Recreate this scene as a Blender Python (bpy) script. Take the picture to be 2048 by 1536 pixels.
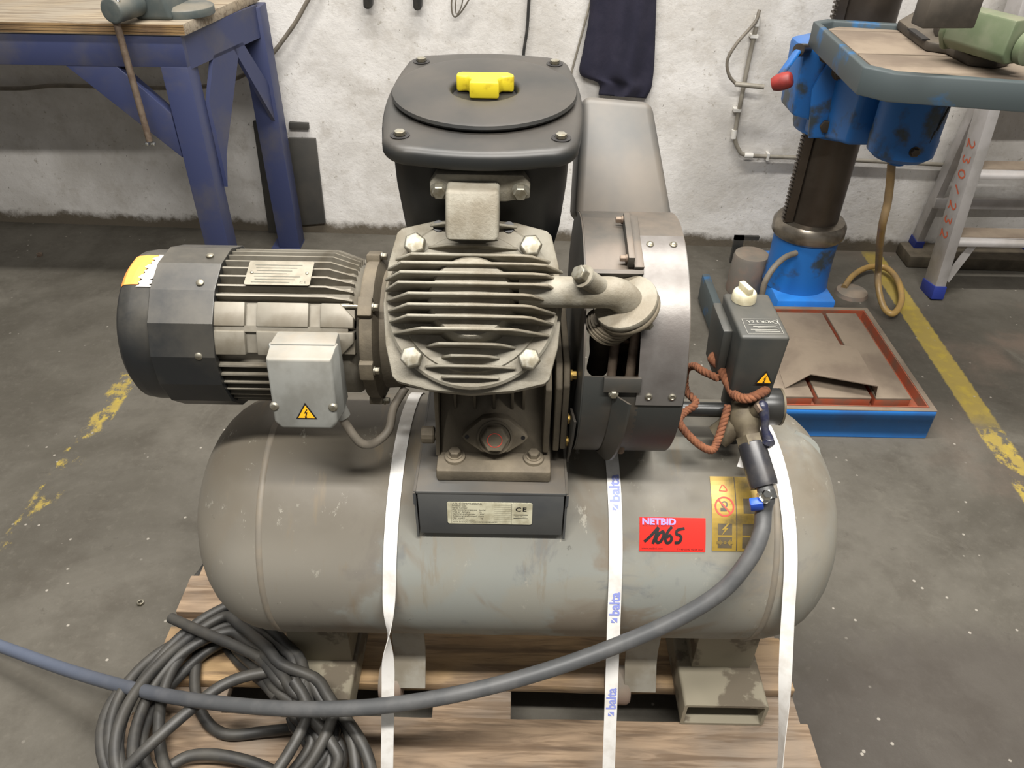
import bpy, bmesh, math, random
import numpy as np
from mathutils import Matrix, Vector
random.seed(7)
for o in list(bpy.data.objects): bpy.data.objects.remove(o)
SC = bpy.context.scene
COL = SC.collection
R = math.radians
# ------------------------------------------------------------------ camera
F, TH, ROLL, HC = 1540.0, R(37.1), R(1.0), 1.45
FW = Vector((0, math.cos(TH), -math.sin(TH))); _r0 = Vector((1, 0, 0)); _u0 = _r0.cross(FW)
RT = math.cos(ROLL)*_r0 + math.sin(ROLL)*_u0; UP = RT.cross(FW); CAMP = Vector((0, 0, HC))
cd = bpy.data.cameras.new('camera'); cd.sensor_width = 36; cd.lens = F/2048*36; cd.clip_start = .02
cam = bpy.data.objects.new('camera', cd); COL.objects.link(cam)
cam.matrix_world = Matrix(((RT.x, UP.x, -FW.x, 0), (RT.y, UP.y, -FW.y, 0), (RT.z, UP.z, -FW.z, HC), (0, 0, 0, 1)))
SC.camera = cam
# ------------------------------------------------------------------ world, lamps, exposure
w = bpy.data.worlds.new('hall'); SC.world = w; w.use_nodes = True
w.node_tree.nodes['Background'].inputs[0].default_value = (1, .98, .95, 1)
w.node_tree.nodes['Background'].inputs[1].default_value = .215
def strip(name, x, y, z, lx, ly, watts, col=(1, .965, .91)):
    l = bpy.data.lights.new(name, 'AREA'); l.shape = 'RECTANGLE'; l.size = lx; l.size_y = ly; l.energy = watts; l.color = col
    o = bpy.data.objects.new(name, l); COL.objects.link(o); o.location = (x, y, z)
strip('ceiling_lamp_front', .1, -.08, 2.8, 2.4, .14, 138)
strip('ceiling_lamp_middle', .1, 1.5, 4.0, 3.2, .16, 210)
SC.view_settings.view_transform = 'Standard'; SC.view_settings.look = 'None'
SC.view_settings.gamma = 1; SC.view_settings.exposure = 0.0; SC.view_settings.use_curve_mapping = False
# ------------------------------------------------------------------ points of the place
def _ray(x, y): return FW*F + RT*(x-1024) - UP*(y-768)
def PZ(x, y, z): d = _ray(x, y); return CAMP + d*((z-HC)/d.z)
def PY(x, y, Y): d = _ray(x, y); return CAMP + d*(Y/d.y)
def PD(x, y, D): d = _ray(x, y); return CAMP + d*(D/F)
WPH = R(2.15); WN = Vector((math.sin(WPH), math.cos(WPH), 0)); WU = Vector((math.cos(WPH), -math.sin(WPH), 0)); WO = Vector((0, 2.914, 0))
def PW(x, y, d=0.0): r = _ray(x, y); return CAMP + r*(((WO-WN*d-CAMP).dot(WN))/r.dot(WN))
def frame(o, z, xh=(1, 0, 0)):
    z = Vector(z).normalized(); x = Vector(xh); x = x if abs(x.normalized().dot(z)) < .999 else Vector((0, 0, 1)) if abs(z.z) < .9 else Vector((0, 1, 0)); x = (x - z*x.dot(z)).normalized(); y = z.cross(x); o = Vector(o)
    return Matrix(((x.x, y.x, z.x, o.x), (x.y, y.y, z.y, o.y), (x.z, y.z, z.z, o.z), (0, 0, 0, 1)))
def AX(x, y, z): return frame((x, y, z), (1, 0, 0), (0, 0, 1))      # local z along world X, local x up
# ------------------------------------------------------------------ materials
def srgb(r, g, b):
    f = lambda c: (c/255/12.92 if c/255 <= .04045 else ((c/255+.055)/1.055)**2.4)
    return (f(r), f(g), f(b), 1)
class NT:
    def __init__(s, name):
        s.m = bpy.data.materials.new(name); s.m.use_nodes = True; s.t = s.m.node_tree; s.b = s.t.nodes['Principled BSDF']
    def n(s, typ, **kw):
        x = s.t.nodes.new(typ)
        for k, v in kw.items():
            if k[0] == '_': x.inputs[k[1:]].default_value = v
            else: setattr(x, k, v)
        return x
    def l(s, a, b): s.t.links.new(a, b)
    def coord(s, scale=(1, 1, 1)):
        c = s.n('ShaderNodeTexCoord'); m = s.n('ShaderNodeMapping'); m.inputs['Scale'].default_value = scale
        s.l(c.outputs['Object'], m.inputs[0]); return m.outputs[0]
    def noise(s, scale, detail=5, rough=.6, vec=None, dist=0):
        x = s.n('ShaderNodeTexNoise'); x.inputs['Scale'].default_value = scale; x.inputs['Detail'].default_value = detail
        x.inputs['Roughness'].default_value = rough; x.inputs['Distortion'].default_value = dist
        s.l(vec if vec is not None else s.coord(), x.inputs['Vector']); return x.outputs[0]
    def ramp(s, fac, a, b, ca=0, cb=1):
        x = s.n('ShaderNodeMapRange'); x.interpolation_type = 'SMOOTHSTEP'; s.l(fac, x.inputs[0])
        for i, v in enumerate((a, b, ca, cb)): x.inputs[i+1].default_value = v
        return x.outputs[0]
    def mix(s, fac, a, b, mode='MIX'):
        x = s.n('ShaderNodeMix'); x.data_type = 'RGBA'; x.blend_type = mode
        for v, i in ((fac, 0), (a, 6), (b, 7)):
            if isinstance(v, (int, float)): x.inputs[i].default_value = v
            elif isinstance(v, tuple): x.inputs[i].default_value = v
            else: s.l(v, x.inputs[i])
        return x.outputs[2]
    def math(s, op, a, b=0.0):
        x = s.n('ShaderNodeMath'); x.operation = op
        for i, v in enumerate((a, b)):
            if isinstance(v, (int, float)): x.inputs[i].default_value = v
            else: s.l(v, x.inputs[i])
        return x.outputs[0]
    def bump(s, h, strength=.3, dist=.002):
        x = s.n('ShaderNodeBump'); x.inputs['Strength'].default_value = strength; x.inputs['Distance'].default_value = dist
        s.l(h, x.inputs['Height']); s.l(x.outputs[0], s.b.inputs['Normal'])
    def out(s, col, rough=.6, metal=0.0, spec=.5):
        if isinstance(col, tuple): s.b.inputs['Base Color'].default_value = col
        else: s.l(col, s.b.inputs['Base Color'])
        if isinstance(rough, (int, float)): s.b.inputs['Roughness'].default_value = rough
        else: s.l(rough, s.b.inputs['Roughness'])
        s.b.inputs['Metallic'].default_value = metal; s.b.inputs['Specular IOR Level'].default_value = spec
        return s.m
DUST = srgb(150, 138, 120)
KM = {'cast_aluminium': .62, 'dusty_cast_iron': .8, 'steel': .7, 'zinc_bolt': .55, 'filter_plastic': .58, 'black_plastic': .6, 'filter_body': .6, 'fan_cover_paint': .55, 'motor_paint': .52,
      'terminal_box_paint': .7, 'nameplate_metal': .62, 'cowl_sheet': .62, 'duct_sheet': .72, 'bare_sheet_metal': .62, 'switch_plastic': .72, 'bracket_paint': .85, 'dusty_steel_plate': .72, 'orange_primer': .75,
      'dirty_grey_foot_paint': .72, 'pale_grey_paint': .78, 'gold_label': .85, 'bench_plywood': .7, 'dark_vise_iron': .7, 'green_vise_paint': .75, 'black_cable': .75, 'grey_rubber_hose': .8, 'rusty_rod': .75,
      'cream_plastic': .8, 'blue_plastic': .8, 'yellow_plastic': .68, 'orange_rope': .75, 'red_label': .85, 'dusty_valve_brass': .75, 'table_rim_paint': .7, 'gauge_black': .7, 'base_blue_paint': 1.6, 'blue_bench_paint': .75}
def mat(name, c1, c2=None, rough=.6, metal=0.0, scale=14, lo=.4, hi=.65, dust=0.0, bump=0.0, bscale=60, spec=.5, dustcol=None, spots=None):
    k = KM.get(name, 1.0); sr = lambda *q: tuple(v*k for v in srgb(*q)[:3])+(1,)
    t = NT(name); c1 = sr(*c1); c = c1
    if c2: c = t.mix(t.ramp(t.noise(scale), lo, hi), c1, sr(*c2))
    if spots:
        c = t.mix(t.ramp(t.noise(spots[1], 6, .7), spots[2], spots[2]+.05), c, sr(*spots[0]))
    if dust:
        g = t.n('ShaderNodeNewGeometry'); sx = t.n('ShaderNodeSeparateXYZ'); t.l(g.outputs['Normal'], sx.inputs[0])
        up = t.ramp(sx.outputs[2], .05, .9); nz = t.ramp(t.noise(scale*.7, 6, .65), .25, .7)
        c = t.mix(t.math('MULTIPLY', t.math('MULTIPLY', up, nz), dust), c, sr(*(dustcol or (150, 138, 120))))
    if bump: t.bump(t.noise(bscale, 6, .65), bump, .002)
    return t.out(c, rough, metal, spec)
M = {}
M['cast'] = mat('cast_aluminium', (168, 163, 148), (134, 126, 108), .66, .12, 18, dust=.5, bump=.35, bscale=260)
M['castdark'] = mat('dusty_cast_iron', (92, 84, 70), (116, 106, 88), .75, .1, 14, dust=.45, bump=.3, bscale=180)
M['steel'] = mat('steel', (170, 165, 150), (130, 122, 105), .4, .75, 30, bump=.1, bscale=300)
M['boltyel'] = mat('zinc_bolt', (176, 172, 158), (134, 126, 106), .45, .55, 60)
M['chrome'] = mat('chrome', (205, 205, 200), None, .15, 1)
M['brass'] = mat('brass', (170, 140, 70), (120, 100, 60), .45, .7, 40)
M['black'] = mat('black_plastic', (34, 34, 33), (46, 44, 40), .42, 0, 20, dust=.35, dustcol=(95, 86, 76))
M['lidblack'] = mat('filter_plastic', (42, 44, 44), (54, 53, 49), .45, 0, 9, dust=.45, dustcol=(92, 84, 76))
M['bodyblack'] = mat('filter_body', (24, 25, 25), (34, 33, 31), .45, 0, 8)
M['yellow'] = mat('yellow_plastic', (238, 216, 44), (190, 160, 30), .5, 0, 45, .5, .75)
M['motorblack'] = mat('fan_cover_paint', (40, 42, 44), (56, 55, 52), .4, 0, 12, dust=.7, dustcol=(118, 112, 100))
M['motorgrey'] = mat('motor_paint', (164, 158, 144), (136, 128, 112), .5, .2, 16, dust=.4)
M['boxgrey'] = mat('terminal_box_paint', (150, 151, 146), (130, 130, 124), .5, 0, 14, dust=.75, dustcol=(160, 148, 130))
M['plate'] = mat('nameplate_metal', (165, 158, 142), (145, 138, 122), .35, .5, 30)
M['cowl'] = mat('cowl_sheet', (62, 64, 62), (80, 74, 66), .5, .1, 8, dust=.85, dustcol=(128, 114, 100))
M['cowlin'] = mat('cowl_inside', (52, 44, 36), (90, 66, 46), .8, 0, 10)
M['duct'] = mat('duct_sheet', (84, 86, 86), (112, 106, 98), .5, .1, 5, .4, .7, dust=.5, dustcol=(130, 118, 104))
M['band'] = mat('bare_sheet_metal', (140, 136, 132), (116, 110, 106), .42, .5, 9, bump=.1, bscale=140)
M['switch'] = mat('switch_plastic', (60, 62, 60), (72, 71, 66), .5, 0, 12, dust=.3, dustcol=(110, 104, 94))
M['cream'] = mat('cream_plastic', (215, 208, 180), (190, 180, 150), .5, 0, 30)
M['bracket'] = mat('bracket_paint', (84, 85, 84), (72, 74, 76), .5, 0, 8, dust=.75, dustcol=(104, 94, 80))
M['red'] = mat('red_label', (222, 50, 42), None, .25)
M['white'] = mat('white_print', (225, 222, 212), None, .5)
M['lilac'] = mat('lilac_print', (150, 140, 215), None, .4)
M['inkblack'] = mat('black_print', (22, 20, 20), None, .5)
M['inkgrey'] = mat('grey_print', (84, 82, 72), None, .6)
M['inklight'] = mat('light_print', (150, 148, 140), None, .6)
M['inkblue'] = mat('blue_print', (140, 150, 215), None, .6)
M['inkred'] = mat('red_print', (196, 70, 56), None, .6)
M['inkorange'] = mat('orange_marker', (205, 98, 60), (190, 84, 50), .6, 0, 60)
M['triyellow'] = mat('warning_yellow', (240, 176, 30), None, .45)
M['gold'] = mat('gold_label', (166, 138, 62), (112, 98, 66), .38, .3, 22, .45, .7)
M['golddark'] = mat('label_square', (84, 74, 56), (66, 60, 50), .45, 0, 30)
M['label'] = mat('type_plate', (212, 208, 182), (178, 172, 146), .5, 0, 40)
M['orange'] = mat('orange_sticker', (235, 140, 66), None, .5)
M['paper'] = mat('torn_paper', (225, 218, 205), (195, 186, 170), .8, 0, 60)
M['rubber'] = mat('black_rubber', (48, 48, 47), (60, 58, 54), .48, 0, 30)
M['hose'] = mat('grey_rubber_hose', (74, 75, 76), (84, 84, 84), .5, 0, 20)
def hose_mat():
    t = NT('grey_rubber_hose'); co = t.coord(); g = t.n('ShaderNodeSeparateXYZ'); t.l(co, g.inputs[0])
    c = t.mix(t.ramp(t.noise(20), .4, .65), srgb(72, 73, 74), srgb(84, 84, 84)); c = t.mix(t.ramp(g.outputs[0], .80, .25, 0, .75), c, srgb(86, 95, 114))  # bluish reflection towards the left end is painted into the colour
    return t.out(c, .48)
M['hose'] = hose_mat()
M['cable'] = mat('black_cable', (52, 52, 52), (70, 68, 64), .5, 0, 16, dust=.4, dustcol=(96, 92, 84))
M['greycable'] = mat('grey_cable', (120, 112, 100), (100, 94, 84), .6)
M['strapw'] = mat('white_strapping', (232, 230, 226), (214, 210, 204), .4, 0, 30)
M['rope'] = mat('orange_rope', (140, 88, 58), (110, 66, 44), .9, 0, 50, bump=.5, bscale=300)
M['blueplastic'] = mat('blue_plastic', (40, 90, 215), None, .4)
M['navy'] = mat('navy_cloth', (30, 29, 46), (40, 38, 54), .95, 0, 10, bump=.3, bscale=120)
M['benchblue'] = mat('blue_bench_paint', (60, 68, 106), (84, 84, 98), .5, 0, 5, .45, .7)
M['vise'] = mat('grey_green_paint', (74, 82, 82), (92, 96, 92), .5, 0, 12, dust=.5)
M['rust'] = mat('rusty_rod', (136, 120, 104), (112, 94, 80), .6, .4, 40)
M['drillblue'] = mat('drill_blue_paint', (32, 104, 178), (58, 68, 74), .45, 0, 7, .52, .64, dust=.25)
M['baseblue'] = mat('base_blue_paint', (36, 108, 182), (44, 96, 160), .45, 0, 6, spots=((140, 120, 96), 22, .68))
M['tableblue'] = mat('table_rim_paint', (82, 92, 94), (44, 108, 160), .5, 0, 9, .56, .70)
M['column'] = mat('column_steel', (92, 84, 76), (76, 68, 60), .35, .7, 5)
M['collar'] = mat('turned_steel', (150, 142, 130), (112, 104, 92), .3, .8, 10)
M['orangepaint'] = mat('orange_primer', (176, 88, 58), (138, 98, 78), .7, 0, 14)
M['dustplate'] = mat('dusty_steel_plate', (150, 135, 117), (128, 113, 98), .8, 0, 5, bump=.2, bscale=80)
M['viseiron'] = mat('dark_vise_iron', (92, 84, 74), (74, 68, 60), .6, .2, 14, dust=.5)
M['visegreen'] = mat('green_vise_paint', (112, 126, 96), (130, 138, 112), .5, .1, 12, dust=.4)
M['redgrip'] = mat('red_grip', (150, 52, 46), (120, 42, 38), .5)
M['greycastpump'] = mat('grey_pump_paint', (112, 106, 98), (130, 112, 100), .7, 0, 12, dust=.6)
M['tanhose'] = mat('amber_hose', (168, 136, 78), (132, 112, 84), .4, 0, 5)
M['alu'] = mat('ladder_aluminium', (196, 192, 190), (178, 174, 170), .42, .35, 10, dust=.4, dustcol=(176, 164, 152))
M['blueshoe'] = mat('blue_shoe', (36, 52, 130), None, .5)
M['conduit'] = mat('grey_conduit', (150, 144, 132), (126, 120, 108), .5, .1, 10)
M['clip'] = mat('white_clip', (215, 212, 205), None, .5)
M['darkpanel'] = mat('dark_panel', (58, 57, 54), (68, 65, 60), .6, 0, 6)
M['galv'] = mat('dirty_grey_foot_paint', (158, 150, 130), (118, 108, 92), .6, .05, 10, .5, .56)
M['pale'] = mat('pale_grey_paint', (170, 166, 154), (146, 138, 122), .6, 0, 12)
M['seam'] = mat('weld_seam_paint', (126, 117, 103), (116, 110, 100), .6, 0, 20)
M['grim'] = mat('gauge_black', (38, 39, 38), (50, 49, 46), .35)
M['dirtbrass'] = mat('dusty_valve_brass', (112, 102, 82), (90, 80, 64), .65, .3, 30)
M['lever'] = mat('worn_lever_paint', (34, 36, 56), (60, 60, 66), .35, 0, 60)
M['sleeve'] = mat('black_sleeve', (40, 40, 44), (58, 56, 56), .35, 0, 30)
def wood(name, c1, c2, c3):
    t = NT(name)
    n1 = t.noise(5, 6, .6, t.coord((1, 9, 9)), 1.2); n2 = t.noise(3.2, 4, .6); n3 = t.noise(40, 5, .6, t.coord((.12, 2, 2)))
    c = t.mix(t.ramp(n1, .38, .66), srgb(*c1), srgb(*c2)); c = t.mix(t.ramp(n2, .42, .66), c, srgb(*c3))
    c = t.mix(t.ramp(n3, .48, .72, 0, .6), c, srgb(70, 56, 44))
    c = t.mix(t.ramp(t.noise(14, 5, .6, t.coord((.35, 5, 5)), .6), .52, .62, 0, .5), c, srgb(96, 76, 56)); t.bump(n3, .35, .002)
    return t.out(c, .8)
M['wood'] = wood('pallet_wood', (154, 132, 108), (118, 99, 80), (130, 117, 103))
M['woody'] = wood('pallet_wood_fresh', (166, 138, 100), (138, 112, 80), (132, 114, 94))
M['ply'] = wood('bench_plywood', (162, 148, 126), (140, 126, 106), (150, 140, 124))
M['plyedge'] = wood('plywood_edge', (176, 142, 92), (104, 80, 54), (150, 122, 84))
def tank_mat():
    t = NT('tank_paint')
    co = t.coord(); big = t.noise(2.3, 6, .55, co, .9); c = t.mix(t.ramp(big, .52, .57), srgb(140, 142, 136), srgb(130, 121, 108))
    c = t.mix(t.ramp(t.noise(4.5, 6, .6, co, .7), .50, .60, 0, .6), c, srgb(144, 140, 128))
    c = t.mix(t.ramp(t.noise(8, 6, .65, co, .6), .55, .66, 0, .7), c, srgb(114, 117, 118))
    xs = t.n('ShaderNodeSeparateXYZ'); t.l(co, xs.inputs[0]); xw = t.math('ADD', xs.outputs[0], t.math('MULTIPLY', t.math('SUBTRACT', t.noise(6, 7, .65, co), .5), .30)); xw = t.math('SUBTRACT', xw, t.math('MULTIPLY', xs.outputs[2], .65))
    c = t.mix(t.ramp(xw, -.235, -.265, 0, .62), c, srgb(118, 108, 95)); c = t.mix(t.ramp(xw, .24, .34, 0, .45), c, srgb(128, 119, 105))
    g = t.n('ShaderNodeNewGeometry'); sx = t.n('ShaderNodeSeparateXYZ'); t.l(g.outputs['Normal'], sx.inputs[0])
    d = t.math('MULTIPLY', t.ramp(sx.outputs[2], .30, .85), t.ramp(t.noise(6, 6, .6, co), .2, .55, .45, 1)); c = t.mix(t.math('MULTIPLY', d, .85), c, srgb(94, 87, 75))
    streak = t.noise(7, 6, .65, t.coord((5, .8, .8))); c = t.mix(t.ramp(streak, .58, .70, 0, .4), c, srgb(126, 110, 86))
    c = t.mix(t.ramp(t.noise(38, 6, .8, t.coord((1, .5, .5))), .62, .68, 0, .6), c, srgb(164, 160, 148))
    c = t.mix(t.ramp(t.noise(26, 6, .8, co), .35, .29, 0, .6), c, srgb(62, 60, 56))
    t.bump(t.noise(120, 4), .06, .001)
    return t.out(c, t.ramp(big, .44, .54, .5, .68), 0, .4)
M['tank'] = tank_mat()
def floor_mat():
    t = NT('workshop_concrete'); co = t.coord(); g = t.n('ShaderNodeSeparateXYZ'); t.l(co, g.inputs[0]); X, Y = g.outputs[0], g.outputs[1]
    n1 = t.noise(1.7, 7, .62, co, .4); n2 = t.noise(6, 6, .65, co); n3 = t.noise(45, 5, .7, co)
    c = t.mix(t.ramp(n1, .36, .62), srgb(74, 70, 62), srgb(93, 89, 81)); c = t.mix(t.ramp(n2, .45, .72, 0, .55), c, srgb(62, 57, 49))
    c = t.mix(t.ramp(n3, .5, .8, 0, .35), c, srgb(106, 101, 92))
    c = t.mix(t.ramp(t.noise(3.3, 8, .72, co, .8), .56, .70, 0, .55), c, srgb(102, 98, 89))
    c = t.mix(t.ramp(t.noise(13, 7, .75, co, .3), .60, .72, 0, .45), c, srgb(54, 49, 42))
    c = t.mix(t.math('MULTIPLY', t.ramp(t.noise(2.6, 5, .6, co), .5, .68), t.ramp(X, .9, 1.8, 0, .5)), c, srgb(118, 100, 88))
    # darker patch with a ragged edge, right of the pallet
    dx = t.math('MULTIPLY', t.math('SUBTRACT', X, .95), 1.3); dy = t.math('MULTIPLY', t.math('SUBTRACT', Y, .72), 2.2)
    rr = t.math('SQRT', t.math('ADD', t.math('MULTIPLY', dx, dx), t.math('MULTIPLY', dy, dy)))
    rr = t.math('ADD', rr, t.math('MULTIPLY', t.math('SUBTRACT', n2, .5), .5))
    c = t.mix(t.ramp(rr, .85, .55, 0, .6), c, srgb(56, 50, 46))
    def line(x0, slope, hw, y0, y1, wear_lo, wear_hi, amt):
        xl = t.math('ADD', t.math('MULTIPLY', t.math('SUBTRACT', Y, 1.545), slope), x0)
        d = t.math('ABSOLUTE', t.math('SUBTRACT', X, xl)); d = t.math('ADD', d, t.math('MULTIPLY', t.math('SUBTRACT', n3, .5), .02))
        m = t.ramp(d, hw, hw-.008); m = t.math('MULTIPLY', m, t.ramp(Y, y0, y0+.1)); m = t.math('MULTIPLY', m, t.ramp(Y, y1, y1-.1))
        wn = t.noise(9, 8, .75, t.coord((1, .7, 1))); return t.math('MULTIPLY', m, t.ramp(wn, wear_lo, wear_hi, 0, amt))
    yc = t.mix(t.ramp(t.noise(20, 4, .6, co), .45, .7), srgb(158, 138, 66), srgb(176, 154, 58))
    c = t.mix(line(1.394, .048, .042, 1.72, 2.9, .12, .45, .8), c, yc)
    c = t.mix(line(1.394, .048, .042, 1.0, 1.80, .47, .54, .85), c, yc)
    c = t.mix(line(-1.198, 0, .038, .95, 2.5, .50, .58, .8), c, yc)
    v = t.n('ShaderNodeTexVoronoi'); v.inputs['Scale'].default_value = 24; t.l(co, v.inputs['Vector'])
    sp = t.math('MULTIPLY', t.ramp(v.outputs['Distance'], .10, .06), t.ramp(t.noise(5, 2, .5, co), .5, .56)); c = t.mix(t.math('MULTIPLY', sp, .75), c, srgb(160, 154, 144))
    t.bump(n3, .25, .003)
    return t.out(c, t.ramp(n2, .3, .7, .55, .8), 0, .4)
def wall_mat():
    t = NT('whitewashed_concrete'); co = t.coord()
    n1 = t.noise(1.9, 7, .62, co, .5); n2 = t.noise(11, 7, .72, co); n3 = t.noise(48, 6, .7, co)
    c = t.mix(t.ramp(n1, .34, .6), srgb(200, 196, 190), srgb(228, 225, 221)); c = t.mix(t.ramp(n2, .46, .72, 0, .6), c, srgb(184, 178, 169))
    c = t.mix(t.ramp(n3, .60, .72, 0, .7), c, srgb(150, 142, 128))
    c = t.mix(t.ramp(t.noise(70, 4, .7, t.coord((1, 1, .5))), .68, .72, 0, .8), c, srgb(84, 76, 64))
    g = t.n('ShaderNodeSeparateXYZ'); t.l(co, g.inputs[0])
    zz = t.math('ADD', g.outputs[2], t.math('MULTIPLY', t.math('SUBTRACT', n2, .5), .12)); c = t.mix(t.ramp(zz, .07, .03), c, srgb(96, 88, 76))
    t.bump(t.noise(26, 7, .7, co), .5, .006)
    return t.out(c, .85, 0, .3)
M['floor'] = floor_mat(); M['wall'] = wall_mat()
# ------------------------------------------------------------------ mesh helpers
class MB:
    def __init__(s): s.v = []; s.f = []
    def add(s, vs, fs, X=None):
        k = len(s.v); s.v += [tuple(X @ Vector(p)) if X is not None else tuple(p) for p in vs]; s.f += [tuple(i+k for i in q) for q in fs]; return s
    def box(s, x0, x1, y0, y1, z0, z1, X=None):
        return s.add([(x0,y0,z0),(x1,y0,z0),(x1,y1,z0),(x0,y1,z0),(x0,y0,z1),(x1,y0,z1),(x1,y1,z1),(x0,y1,z1)],
                     [(3,2,1,0),(4,5,6,7),(0,1,5,4),(1,2,6,5),(2,3,7,6),(3,0,4,7)], X)
    def hexa(s, a, b):      # two quads, corner for corner
        return s.add(list(a)+list(b), [(3,2,1,0),(4,5,6,7),(0,1,5,4),(1,2,6,5),(2,3,7,6),(3,0,4,7)])
    def prism(s, poly, z0, z1, X=None):
        n = len(poly); return s.add([(p[0],p[1],z0) for p in poly]+[(p[0],p[1],z1) for p in poly],
            [tuple(range(n-1,-1,-1)), tuple(range(n,2*n))]+[(i,(i+1)%n,(i+1)%n+n,i+n) for i in range(n)], X)
    def ringprism(s, po, pi, z0, z1, X=None):
        n = len(po); v = [(p[0],p[1],z) for z in (z0,z1) for q in (po,pi) for p in q]; f = []
        for i in range(n):
            j = (i+1) % n; f += [(i,j,2*n+j,2*n+i),(n+j,n+i,3*n+i,3*n+j),(2*n+i,2*n+j,3*n+j,3*n+i),(j,i,n+i,n+j)]
        return s.add(v, f, X)
    def lathe(s, prof, n=32, X=None, a0=0, a1=None):
        v = []; f = []; full = a1 is None; m = n if full else n+1
        for r, h in prof:
            for i in range(m):
                a = a0 + (2*math.pi if full else a1-a0)*i/n; v.append((r*math.cos(a), r*math.sin(a), h))
        for k in range(len(prof)-1):
            for i in range(n):
                j = (i+1) % m; f.append((k*m+i, k*m+j, (k+1)*m+j, (k+1)*m+i))
        if full:
            if prof[0][0] > 1e-6: f.append(tuple(range(m-1, -1, -1)))
            if prof[-1][0] > 1e-6: f.append(tuple((len(prof)-1)*m+i for i in range(m)))
        return s.add(v, f, X)
    def cyl(s, r, h0, h1, n=24, X=None): return s.lathe([(r,h0),(r,h1)], n, X)
    def tube(s, pts, r, n=10, caps=True):
        P = [Vector(p) for p in pts]; k = len(P); v = []; f = []; u = None
        for i in range(k):
            t = (P[min(i+1,k-1)]-P[max(i-1,0)]).normalized()
            if u is None: u = t.orthogonal().normalized()
            u = (u - t*u.dot(t)).normalized(); b = t.cross(u); rr = r(i/(k-1)) if callable(r) else r
            v += [tuple(P[i]+u*rr*math.cos(2*math.pi*j/n)+b*rr*math.sin(2*math.pi*j/n)) for j in range(n)]
        for i in range(k-1):
            for j in range(n): f.append((i*n+j, i*n+(j+1)%n, (i+1)*n+(j+1)%n, (i+1)*n+j))
        if caps: f += [tuple(range(n-1,-1,-1)), tuple((k-1)*n+j for j in range(n))]
        return s.add(v, f)
    def bar(s, A, B, wx, wy, hint=(0, 0, 1)):       # box along A-B; wx along hint
        A = Vector(A); B = Vector(B); X = frame(A, B-A, hint); return s.box(-wx/2, wx/2, -wy/2, wy/2, 0, (B-A).length, X)
    def hexbolt(s, r, h, X, washer=True):
        if washer: s.cyl(r*1.25, 0, h*.25, 16, X)
        return s.lathe([(r, h*.2), (r, h*.9), (r*.86, h)], 6, X)
    def build(s, name, m, parent=None, smooth=38, bevel=0.0, seg=2, center=True):
        V = np.array(s.v); c = (V.min(0)+V.max(0))/2 if center else np.zeros(3)
        me = bpy.data.meshes.new(name); me.from_pydata([tuple(p) for p in V-c], [], s.f); me.update()
        bm = bmesh.new(); bm.from_mesh(me)
        bmesh.ops.remove_doubles(bm, verts=bm.verts, dist=1e-6); bmesh.ops.recalc_face_normals(bm, faces=bm.faces)
        if bevel:
            ed = [e for e in bm.edges if len(e.link_faces) == 2 and e.calc_face_angle(0) > R(38)]
            bmesh.ops.bevel(bm, geom=ed, offset=bevel, offset_type='OFFSET', segments=seg, profile=.5, affect='EDGES', clamp_overlap=True)
        bm.to_mesh(me); bm.free()
        me.polygons.foreach_set('use_smooth', [True]*len(me.polygons)); me.set_sharp_from_angle(angle=R(smooth))
        me.materials.append(M[m] if isinstance(m, str) else m)
        o = bpy.data.objects.new(name, me); COL.objects.link(o); o.location = c; setp(o, parent); return o
def wloc(o):
    v = Vector(o.location); p = o.parent
    return v
def setp(o, parent):
    if parent is None: return
    o.parent = parent; off = Vector((0, 0, 0)); p = parent
    # every object keeps world coordinates: undo the parent's own world offset
    o.matrix_parent_inverse = Matrix.Translation(-WL[parent.name]) if parent.name in WL else Matrix.Translation(-Vector(parent.location))
    WL[o.name] = Vector(o.location)
WL = {}
def thing(name, label, cat, loc, group=None):
    o = bpy.data.objects.new(name, None); COL.objects.link(o); o.location = loc; o.empty_display_size = .05; WL[o.name] = Vector(loc)
    return tag(o, label, cat, group)
def tag(o, label=None, cat=None, group=None, kind=None):
    for k, v in (('label', label), ('category', cat), ('group', group), ('kind', kind)):
        if v: o[k] = v
    return o
def plab(o, label): o['label'] = label; return o
def smoothpath(pts, n=8):
    P = [Vector(p) for p in pts]; P = [P[0]*2-P[1]]+P+[P[-1]*2-P[-2]]; out = []
    for i in range(1, len(P)-2):
        for j in range(n):
            t = j/n; a, b, c, d = P[i-1:i+3]
            out.append(.5*((2*b)+(c-a)*t+(2*a-5*b+4*c-d)*t*t+(3*b-a-3*c+d)*t**3))
    out.append(P[-2]); return out
def squircle(hx, hy, rc, bulge=0.0, n=6):
    pts = []
    for cx, cy, a0 in ((hx-rc, hy-rc, 0), (-hx+rc, hy-rc, 90), (-hx+rc, -hy+rc, 180), (hx-rc, -hy+rc, 270)):
        for i in range(n+1): a = R(a0+90*i/n); pts.append((cx+rc*math.cos(a), cy+rc*math.sin(a)))
    if bulge:
        out = []
        for i, p in enumerate(pts):
            out.append(p); q = pts[(i+1) % len(pts)]
            L = math.hypot(q[0]-p[0], q[1]-p[1])
            if L > .02:
                nx, ny = (q[1]-p[1])/L, -(q[0]-p[0])/L
                for k in range(1, 8):
                    t = k/8; b = bulge*4*t*(1-t); out.append((p[0]+(q[0]-p[0])*t+nx*b, p[1]+(q[1]-p[1])*t+ny*b))
        pts = out
    return pts
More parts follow.
